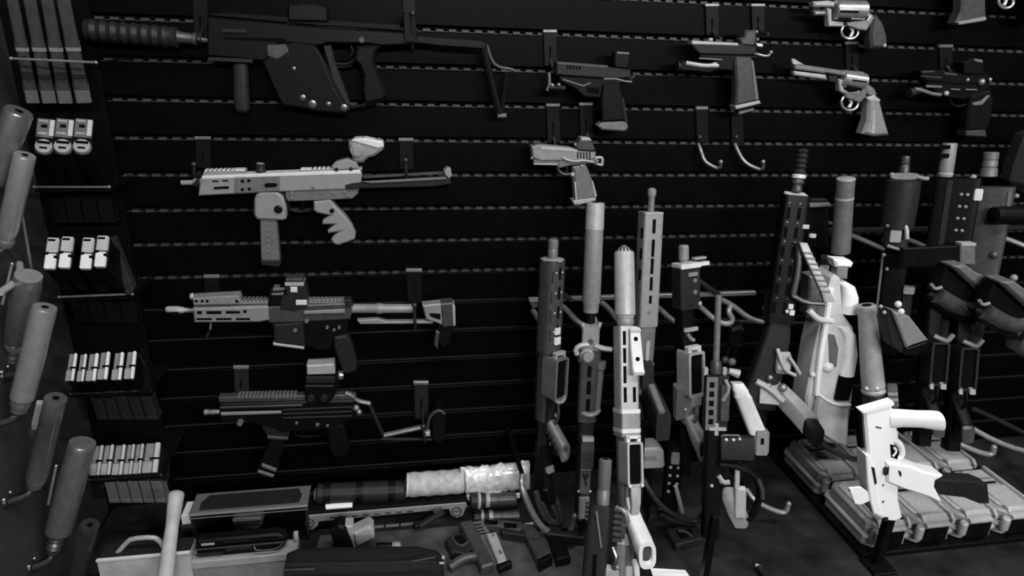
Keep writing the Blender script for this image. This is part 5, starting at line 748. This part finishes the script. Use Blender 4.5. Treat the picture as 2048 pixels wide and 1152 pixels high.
# ================================================================ hard cases on the right of the table
MX = XF((0, 0, 0), (1, 0, 0), (0, 1, 0), (0, 0, 1))
solo('case_tray', 'low black tray beneath the row of hard cases', 'tray', 'black', MX, Vector((1.3, -.24, TBL)), BX(1.05, 1.62, -.425, -.03, TBL, TBL+.014, .002))
def hard_case(x, y, label):
    z = TBL+.0145; b = Vector((x+.056, y+.09, z)); fr = XF((x, y, z), (1, 0, 0), (0, 1, 0), (0, 0, 1))
    w, d = .112, .182
    t = Thing('hard_case', label, 'case', fr, b, 'grey hard pistol cases')
    o = lambda i: [(i+.016, i), (w-i-.004, i), (w-i, i+.004), (w-i, d-i-.004), (w-i-.004, d-i), (i+.016, d-i), (i, d-i-.016), (i, i+.016)]
    t('base', 'casegrey', PR(o(.004), 0, .024, .003)); t('flange', 'caselight', PR(o(0), .024, .032, .0015)); t('lid', 'casegrey', PR(o(.008), .032, .064, .005))
    t('lid_panel', 'caselight', PR(o(.018), .064, .070, .004)); t('handle_recess', 'void', BX(.030, .086, .104, .128, .0695, .0705, .0)); t('handle', 'casegrey', LO((1, 2), [((.032, .116, .073), .005, .0035), ((.084, .116, .073), .005, .0035)], 12, 3)); t('pad', 'caselight', LO((0, 2), [((.060, .006, .060), .034, .008), ((.060, .014, .068), .034, .007), ((.060, .09, .071), .034, .006)], 16, 4))
    t('latch', 'black', BX(.030, .092, -.004, .010, .006, .050, .002)); t('latch_cap', 'caselight', LO((1, 2), [((.030, .003, .054), .009, .006), ((.092, .003, .054), .009, .006)], 14, 3)); t('hinge_knuckle', 'caselight', LA((.016, -.001, .020), (.016, -.001, .056), [(0, .008), (.1, .010), (.9, .010), (1, .007)], 14)); t('lid_rib', 'caselight', LO((0, 2), [((.105, .0, .058), .004, .006), ((.105, .012, .068), .004, .006), ((.105, .17, .070), .004, .005)], 12, 4)); t('corner_stud', 'midgrey', SP((.016, .024, .034), .004))
for i in range(4): hard_case(1.064+i*.118, -.412, 'grey hard pistol case, %s in the front row' % ordn(i, 4))
for i in range(4): hard_case(1.064+i*.118, -.222, 'grey hard pistol case, %s in the rear row' % ordn(i, 4))
# ================================================================ things on the left and middle of the table
def span(xl, yl, xr, yr, Y):
    a, b = W(xl, yl, Y), W(xr, yr, Y); return a.x, b.x, (a.z+b.z)/2
x0, x1, zt = span(192, 1116, 379, 1106, -.32)
t = Thing('silver_case', 'silver metal case with arched handle in the lower left corner', 'case', MX, Vector(((x0+x1)/2, -.26, TBL)))
t('body', 'silver', BX(x0, x1, -.32, -.275, TBL, zt-.004, .002)); t('edge_trim', 'pale', BX(x0-.001, x1+.001, -.322, -.316, zt-.006, zt, .001)); t('lid', 'charcoal', BX(x0, x1, -.316, -.275, zt-.005, zt-.001, .001))
fr = PF(-.30, 280, 1090); t('handle', 'light', TU([(231, 1110, 0), (252, 1086, 0), (264, 1077, 0), (306, 1074, 0), (318, 1080, 0), (330, 1098, 0)], 5, 1, 10), fr=fr); t('handle_foot', 'pale', SP((232, 1109, 0), 7), SP((328, 1102, 0), 6), fr=fr)
fr = RF(353, 986, -.24, 326, 1190, -.40)
t = Thing('wooden_baton', 'pale wooden baton leaning against the silver case', 'baton', fr, (204, 0, 0)); t('shaft', 'wood', LA((0, 0, 0), (204, 0, 0), [(0, 12), (.01, 15.5), (.05, 15.5), (.35, 12.5), (1, 15.5)], 22)); t('knob_end', 'wood', LA((-5, 0, 0), (4, 0, 0), [(0, 6), (.4, 13), (1, 15.8)], 22))
x0, x1, zt = span(362, 1032, 386, 1030, -.16)
t = Thing('small_carton', 'small stacked carton with white top half, behind the wooden baton', 'box', MX, Vector(((x0+x1)/2, -.14, TBL))); t('white_half', 'paper', BX(x0, x1, -.16, -.11, zt-.024, zt, .001)); t('grey_half', 'gunmetal', BX(x0-.004, x1+.004, -.162, -.11, zt-.046, zt-.024, .001)); t('dark_base', 'black', BX(x0-.002, x1+.006, -.161, -.11, TBL, zt-.046, .001))
# open display box
x0, x1, zt = span(378, 1023, 614, 1016, -.19)
t = Thing('open_case', 'dark open-fronted case with pale-rimmed lid, behind the plastic pistol box', 'case', MX, Vector(((x0+x1)/2, -.14, TBL)))
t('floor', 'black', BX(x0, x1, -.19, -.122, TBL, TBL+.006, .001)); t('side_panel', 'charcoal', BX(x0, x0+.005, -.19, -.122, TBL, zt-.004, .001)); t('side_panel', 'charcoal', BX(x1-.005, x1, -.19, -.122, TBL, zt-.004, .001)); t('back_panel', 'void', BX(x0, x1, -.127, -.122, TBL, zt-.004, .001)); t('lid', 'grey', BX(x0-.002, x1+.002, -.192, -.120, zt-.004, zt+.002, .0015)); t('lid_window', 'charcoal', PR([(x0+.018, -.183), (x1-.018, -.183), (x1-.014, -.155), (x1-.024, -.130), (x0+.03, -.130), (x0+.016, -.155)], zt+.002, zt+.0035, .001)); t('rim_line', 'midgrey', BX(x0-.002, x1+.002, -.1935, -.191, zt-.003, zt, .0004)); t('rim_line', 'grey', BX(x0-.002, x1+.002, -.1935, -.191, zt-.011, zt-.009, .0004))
fr = PF(-.17, 490, 1048)
t = Thing('parts_block', 'grey ribbed block lying inside the open case', 'block', fr, (494, 1062, 0)); t('body', 'grey', PR([(464, 1040), (470, 1036), (522, 1035), (525, 1048), (516, 1058), (474, 1062), (465, 1056)], -30, 0, 2)); t('groove', 'charcoal', PR([(466, 1044), (523, 1041), (523, 1043), (466, 1046)], -1, .8, 0), PR([(466, 1050), (522, 1047), (522, 1049), (466, 1052)], -1, .8, 0))
a = W(494, 1060, -.17); solo('block_shelf', 'dark ledge under the ribbed block in the open case', 'box', 'black', MX, Vector((a.x, -.15, TBL+.006)), BX(a.x-.06, a.x+.06, -.172, -.132, TBL+.007, a.z-.002, .001))
# plastic pistol box on pale carton
x0, x1, zt = span(384, 1126, 592, 1102, -.32)
t = Thing('pale_carton', 'pale shallow carton under the black plastic pistol box', 'box', MX, Vector(((x0+x1)/2, -.28, TBL))); t('body', 'midgrey', BX(x0, x1, -.32, -.28, TBL, zt-.008, .001)); t('lid_band', 'light', BX(x0-.001, x1+.001, -.322, -.279, zt-.018, zt, .0012)); t('corner_post', 'light', BX(x1-.008, x1+.001, -.29, -.279, zt, zt+.022, .001)); t('post_groove', 'grey', BX(x1-.007, x1-.005, -.2906, -.289, zt, zt+.022, 0))
X0, X1, _ = span(386, 1070, 566, 1058, -.31)
fr = XF((X0, -.312, zt+.0008), (1, 0, 0), (0, 0, 1), (0, 1, 0)); w = X1-X0
t = Thing('plastic_pistol_box', 'black plastic pistol box with small pale label, on the pale carton', 'case', fr, Vector(((X0+X1)/2, -.27, zt+.0005)))
t('lower_shell', 'polymer', PR([(.004, 0), (w-.012, 0), (w, .010), (w+.004, .018), (w, .022), (0, .022)], 0, .030, .003)); t('upper_shell', 'polymer', PR([(0, .0235), (w+.003, .0235), (w, .034), (w-.012, .042), (.006, .042)], .002, .028, .004)); t('seam_edge', 'gunmetal', BX(0, w*.95, .0215, .0242, -.002, .0, .0004)); t('latch', 'charcoal', PR([(w*.34, .012), (w*.64, .014), (w*.62, .022), (w*.34, .020)], -.004, 0, .001)); t('carry_handle', 'gunmetal', TU([(w*.66, .020, -.003), (w*.68, .012, -.008), (w*.92, .012, -.008), (w*.98, .020, -.003)], .002, 1)); t('front_step', 'charcoal', BX(0, w*.3, .006, .012, -.003, 0, .0006)); t('label', 'light', BX(w*.07, w*.22, .029, .0345, .001, .0026, .0004)); t('lid_line', 'charcoal', BX(w*.32, w*.62, .032, .034, .0012, .003, .0004))
# long black package with pale front strip
fr = PF(-.17, 780, 1030)
t = Thing('long_package', 'long black package with pale front strip and two round tabs', 'package', fr, (780, 1068, 0))
t('body', 'blackmatte', PR([(612, 1026), (935, 1001), (938, 1010), (926, 1026), (620, 1054)], -55, -3, 2)); t('front_strip', 'midgrey', PR([(614, 1031), (932, 1005), (936, 1014), (646, 1042), (612, 1046)], -3, 1, 1)); t('round_tab', 'midgrey', PR([(612, 1036), (638, 1034), (636, 1050), (626, 1059), (613, 1058)], -3, 1.2, 1)); t('round_tab', 'midgrey', PR([(896, 1014), (934, 1010), (926, 1030), (914, 1035), (902, 1030)], -3, 1.2, 1))
for cx, cy in ((619, 1045), (913, 1022)): t('tab_ring', 'ink', TU([(*p[:2], 1.4) for p in AR(cx, cy, 9, 8, 0, 360, 18)], 1.3)); t('tab_mark', 'ink', BX(cx-5, cx+5, cy-1, cy+1.2, 1, 1.8, 0))
t('printed_line', 'ink', *[PR([(660+i*22, 1034-i*1.85), (672+i*22, 1033-i*1.85), (672+i*22, 1035.4-i*1.85), (660+i*22, 1036.4-i*1.85)], .8, 1.5, 0) for i in range(8)]); t('tray_strip', 'grey', *[PR([(712+i*30, 1056-i*2.6), (738+i*30, 1054-i*2.6), (736+i*30, 1059-i*2.6), (710+i*30, 1061-i*2.6)], -3, 2, .6) for i in range(4)]); t('tray_strip', 'charcoal', PR([(700, 1072), (800, 1062), (800, 1068), (700, 1078)], -3, 2, .6))
solo('white_sticker_roll', 'small white rectangular tag on top of the long package', 'tag', 'paper', fr, (680, 1026, -10), PR([(650, 1018), (704, 1015), (705, 1026), (652, 1029)], -16, -6, 1))
fr = PF(-.13, 780, 980)
t = Thing('rolled_pouch', 'dark rolled pouch with three black straps', 'pouch', fr, (720, 1008, 0)); t('roll', 'charcoal', LA((632, 988, 0), (812, 981, 0), [(0, 14), (.02, 20), (.5, 21), (.97, 21), (1, 17)], 24)); t('band', 'black', *[LA((x, 988-(x-632)*.039, 0), (x+14, 987.4-(x-632)*.039, 0), [(0, 20.6), (.05, 22), (.95, 22), (1, 20.6)], 24) for x in (648, 712, 776)]); t('end_ring', 'light', LA((628, 988, 0), (634, 988, 0), [(0, 8), (.5, 13), (1, 12)]))
t = Thing('webbing_roll', 'pale ridged roll between the dark pouch and the wrapped bundle', 'roll', fr, (868, 996, 0)); t('roll', 'webbing', LA((812, 970, 0), (928, 962, 0), [(0, 17), (.02, 23)]+[(i/8, 25 if i % 2 else 23.5) for i in range(1, 8)]+[(.98, 23.5), (1, 18)], 24)); t('end_rim', 'pale', LA((811, 970, 0), (815, 970, 0), [(0, 17), (.4, 24), (1, 24)], 24)); t('clip', 'pale', BX(832, 850, 992, 996, 14, 20, 1), BX(902, 926, 984, 989, 14, 20, 1)); t('clip', 'void', BX(852, 856, 980, 992, 20, 24, 0), BX(858, 862, 980, 992, 20, 24, 0))
def lump(bm, fr):
    random.seed(3); n, mth = 26, 20; rows = []
    for i in range(n):
        t_ = i/(n-1); x = 920+138*t_; y = 962-12*t_; e = 1 if .06 < t_ < .94 else 1.15
        rows.append([bm.verts.new(fr.pt(x+random.uniform(-2, 2), y+math.sin(2*math.pi*j/mth)*(25*e+random.uniform(-2.5, 2.5)), math.cos(2*math.pi*j/mth)*(20 if .06 < t_ < .94 else 7)+random.uniform(-2.5, 2.5))) for j in range(mth)])
    for a, b in zip(rows, rows[1:]):
        for j in range(mth): face(bm, [a[j], a[(j+1) % mth], b[(j+1) % mth], b[j]])
    face(bm, rows[0]); face(bm, rows[-1])
t = Thing('wrapped_bundle', 'crinkled clear-plastic wrapped bundle beside the first rifle', 'bundle', fr, (990, 990, 0)); t('wrap', 'plastic_wrap', lump); t('tail', 'plastic_wrap', PR([(920, 985), (946, 975), (1000, 972), (1000, 980), (948, 984), (922, 996)], 14, 20, 1)); t('tape', 'paper', PR([(978, 978), (1036, 974), (1036, 982), (978, 986)], 18, 23, .8))
# two torches
fr = PF(-.17, 990, 1020)
for lb, y, x0 in (('dark torch with pale rings under the wrapped bundle, upper of two', 1000, 940), ('dark torch with pale rings under the wrapped bundle, lower of two', 1034, 946)):
    t = Thing('torch', lb, 'flashlight', fr, (990, y+14, 0), 'torches under the bundle'); t('head', 'charcoal', LA((x0, y+2, 0), (x0+36, y, 0), [(0, 14), (.05, 16), (.6, 16), (1, 13)], 22)); t('ring', 'light', LA((x0+14, y+1, 0), (x0+20, y+1, 0), [(0, 16), (.3, 17), (1, 16)], 22)); t('ring', 'light', LA((x0+30, y, 0), (x0+38, y, 0), [(0, 14), (.3, 15), (1, 14)], 22)); t('barrel', 'gunmetal', LA((x0+36, y, 0), (x0+92, y-3, 0), [(0, 13), (.3, 13), (.32, 12), (.36, 12), (.38, 13), (.97, 13), (1, 10)], 22))
# soft case in front
fr = PF(-.46, 720, 1130)
t = Thing('soft_case', 'dark zipped soft case along the bottom photo edge', 'case', fr, (725, 1185, 0)); t('shell', 'cloth', LO((1, 2), [((566, 1172, -36), 24, 34), ((590, 1172, -36), 34, 38), ((700, 1171, -36), 36, 40), ((840, 1169, -36), 36, 40), ((880, 1169, -36), 28, 34), ((890, 1169, -36), 18, 26)], 28, 3.2)); t('zip', 'charcoal', TU([(580, 1124, 8), (620, 1121, 10), (740, 1120, 10), (862, 1116, 9), (884, 1128, 4)], 1.4, 1)); t('piping', 'gunmetal', TU([(566, 1136, 6), (600, 1131, 10), (630, 1131, 10)], 1.6, 1), TU([(820, 1118, 8), (870, 1110, 6)], 1.4)); t('zip_pull', 'light', SP((886, 1112, 4), 4), BX(878, 888, 1120, 1124, 4, 8, 1))
# grip, foam block and small cylinder
fr = PF(-.27, 700, 1080)
t = Thing('pistol_grip', 'dark curved pistol grip standing beside a pale foam block', 'grip', fr, (680, 1108, 0)); t('body', 'polymer', PR([(660, 1064), (676, 1052), (690, 1054), (700, 1080), (710, 1108), (664, 1112), (666, 1088)], -36, 0, 5)); t('edge', 'light', PR([(690, 1054), (706, 1055), (706, 1070), (716, 1106), (710, 1108), (700, 1080)], -30, -3, 2))
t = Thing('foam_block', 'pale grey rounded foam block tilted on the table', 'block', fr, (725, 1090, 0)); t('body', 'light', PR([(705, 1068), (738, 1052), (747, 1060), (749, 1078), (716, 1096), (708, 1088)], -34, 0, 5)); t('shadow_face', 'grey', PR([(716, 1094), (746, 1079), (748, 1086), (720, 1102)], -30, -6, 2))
t = Thing('battery_tube', 'small black tube with pale cap lying by the soft case', 'tube', fr, (775, 1102, 0)); t('tube', 'black', LA((752, 1094, 0), (786, 1094, 0), [(0, 8), (.05, 9), (1, 9)])); t('cap', 'light', LA((785, 1094, 0), (802, 1091, 0), [(0, 9), (.3, 10), (.9, 8), (1, 5)])); t('cap_mark', 'ink', SP((795, 1091, 9), 2.5))
fr = PF(-.2, 850, 1040)
t = Thing('folding_knife', 'dark folding knife leaning on the long package', 'knife', fr, (855, 1060, 0)); t('handle', 'charcoal', PR([(836, 1050), (884, 1022), (890, 1030), (846, 1060), (838, 1058)], -8, 0, 2)); t('spine', 'gunmetal', TU([(840, 1052, 1), (884, 1026, 1)], 2)); t('blade', 'gunmetal', PR([(866, 1026), (884, 1018), (886, 1026), (872, 1030)], -6, -2, .5)); t('pivot', 'black', SP((832, 1052, 0), 7))
fr = TF(TBL, 1000, 1100)
solo('grey_mat', 'thin grey cloth mat under the handguns lying on the table', 'mat', 'mat_cloth', fr, (980, 1110, 0), PR([(640, 1072), (960, 1050), (1140, 1056), (1170, 1100), (1160, 1200), (600, 1200)], 0, 1.5, .3))
# handguns lying on the table
fr = TF(TBL+.0018, 1000, 1100)
g = Thing('pistol', 'grey pistol lying flat by the soft case, pale magazine across it', 'gun', fr, (960, 1110, 0)); g('slide', 'gunmetal', PR([(918, 1062), (944, 1057), (988, 1146), (962, 1154)], 2, 24, 3)); g('slide_flat', 'grey', PR([(944, 1058), (966, 1055), (1012, 1136), (988, 1146)], 0, 20, 2)); g('frame', 'charcoal', PR([(890, 1096), (902, 1086), (926, 1082), (946, 1110), (930, 1124), (902, 1120)], 2, 22, 3)); g('trigger_void', 'void', PR([(906, 1091), (924, 1088), (934, 1100), (926, 1108), (910, 1102)], 21, 22.6, 0)); g('trigger_ring', 'gunmetal', TU([(904, 1090, 22), (912, 1106, 22), (926, 1110, 22), (936, 1100, 22)], 2.5, 1)); g('muzzle_bow', 'gunmetal', TU([(898, 1146, 12), (920, 1132, 16), (944, 1124, 16), (966, 1132, 14)], 9, 1, 12)); g('serration', 'void', *[PR([(948+i*3, 1066+i*6), (962+i*3, 1063+i*6), (963+i*3, 1065+i*6), (949+i*3, 1068+i*6)], 19, 20.6, 0) for i in range(4)])
g = Thing('magazine', 'pale pistol magazine lying across the grey pistol', 'magazine', TF(TBL+.022, 1000, 1100), (990, 1110, 0)); g('body', 'light', PR([(972, 1078), (992, 1074), (1014, 1132), (996, 1138)], 0, 14, 2)); g('base_pad', 'black', PR([(994, 1140), (1020, 1130), (1024, 1138), (998, 1150)], -1, 16, 2)); g('glint_plate', 'steel', BX(984, 989, 1080, 1086, 14, 15.5, .5), PR([(997, 1112), (1002, 1112), (1005, 1122), (999, 1122)], 14, 15.5, .5))
g = Thing('pistol', 'dark grey pistol lying flat below the torches', 'gun', fr, (1040, 1090, 0)); g('slide', 'gunmetal', PR([(970, 1056), (1044, 1062), (1046, 1074), (1040, 1080), (972, 1068)], 2, 26, 3)); g('frame', 'charcoal', PR([(1000, 1072), (1046, 1076), (1050, 1088), (1004, 1082)], 2, 22, 2)); g('ejection_port', 'void', PR([(970, 1060), (996, 1062), (994, 1070), (972, 1068)], 25, 26.8, 0), PR([(1006, 1066), (1034, 1068), (1032, 1077), (1008, 1075)], 25, 26.8, 0)); g('grip', 'gunmetal', PR([(1040, 1064), (1066, 1066), (1100, 1122), (1074, 1136), (1052, 1092)], 0, 24, 3)); g('grip_line', 'charcoal', TU([(1060, 1100, 24), (1082, 1096, 24)], 1.6)); g('base_pad', 'black', PR([(1074, 1136), (1100, 1124), (1104, 1132), (1078, 1146)], 0, 24, 2)); g('takedown_pin', 'black', SP((1078, 1072, 20), 6))
solo('white_pin', 'tiny bright pin lying between the torches and loop arm', 'pin', 'pale', fr, (1058, 1050, 0), TU([(1050, 1051, 3), (1066, 1049, 3)], 2.6, 0, 8), SP((1050, 1051, 3), 3))
g = Thing('pistol', 'dark pistol half hidden behind the tube-muzzled rifle', 'gun', fr, (1120, 1120, 0)); g('slide', 'charcoal', PR([(1090, 1068), (1168, 1076), (1168, 1094), (1094, 1086)], 2, 24, 3)); g('grip', 'polymer', PR([(1096, 1086), (1124, 1088), (1140, 1130), (1112, 1136)], 0, 22, 3)); g('trigger_guard', 'black', TU([(1124, 1090, 12), (1136, 1104, 12), (1152, 1092, 12)], 3, 1)); g('ejection_port', 'void', PR([(1120, 1074), (1144, 1076), (1144, 1082), (1120, 1080)], 23, 24.8, 0))
g = Thing('price_card', 'white folded card at the bottom photo edge', 'card', fr, (1336, 1148, 0)); g('card', 'paper', PR([(1300, 1138), (1370, 1142), (1382, 1160), (1306, 1158)], 0, 3, .5)); g('fold', 'paper', PR([(1302, 1148), (1374, 1150), (1384, 1166), (1308, 1166)], 3, 6, .5))
g = Thing('pen', 'dark pen with a bright tip at the bottom photo edge', 'pen', fr, (1530, 1160, 0)); g('barrel', 'charcoal', CY((1516, 1140, 6), (1545, 1180, 6), 6)); g('tip', 'pale', LA((1511, 1134, 6), (1517, 1141, 6), [(0, 3), (.5, 5), (1, 6)]))
# clutter of dark small parts between the cradles
for lb, poly in (('dark small handgun frame under the dark loop arm', [(1296, 1000), (1330, 1010), (1372, 1058), (1362, 1064), (1316, 1040), (1296, 1050)]), ('dark holster lying left of the rod-barrel rifle', [(1330, 1070), (1390, 1060), (1404, 1090), (1350, 1104)])):
    g = Thing('holster', lb, 'holster', fr, (1340, 1060, 0)); g('shell', 'charcoal', PR(poly, 0, 18, 3)); cx = sum(p[0] for p in poly)/len(poly); cy = sum(p[1] for p in poly)/len(poly); g('clip', 'gunmetal', TU([(cx-14, cy-4, 20), (cx, cy, 23), (cx+14, cy+8, 20)], 3.5, 1)); g('pocket', 'void', PR([(cx+(x-cx)*.5, cy+(y-cy)*.5) for x, y in poly], 17.5, 18.4, 0))
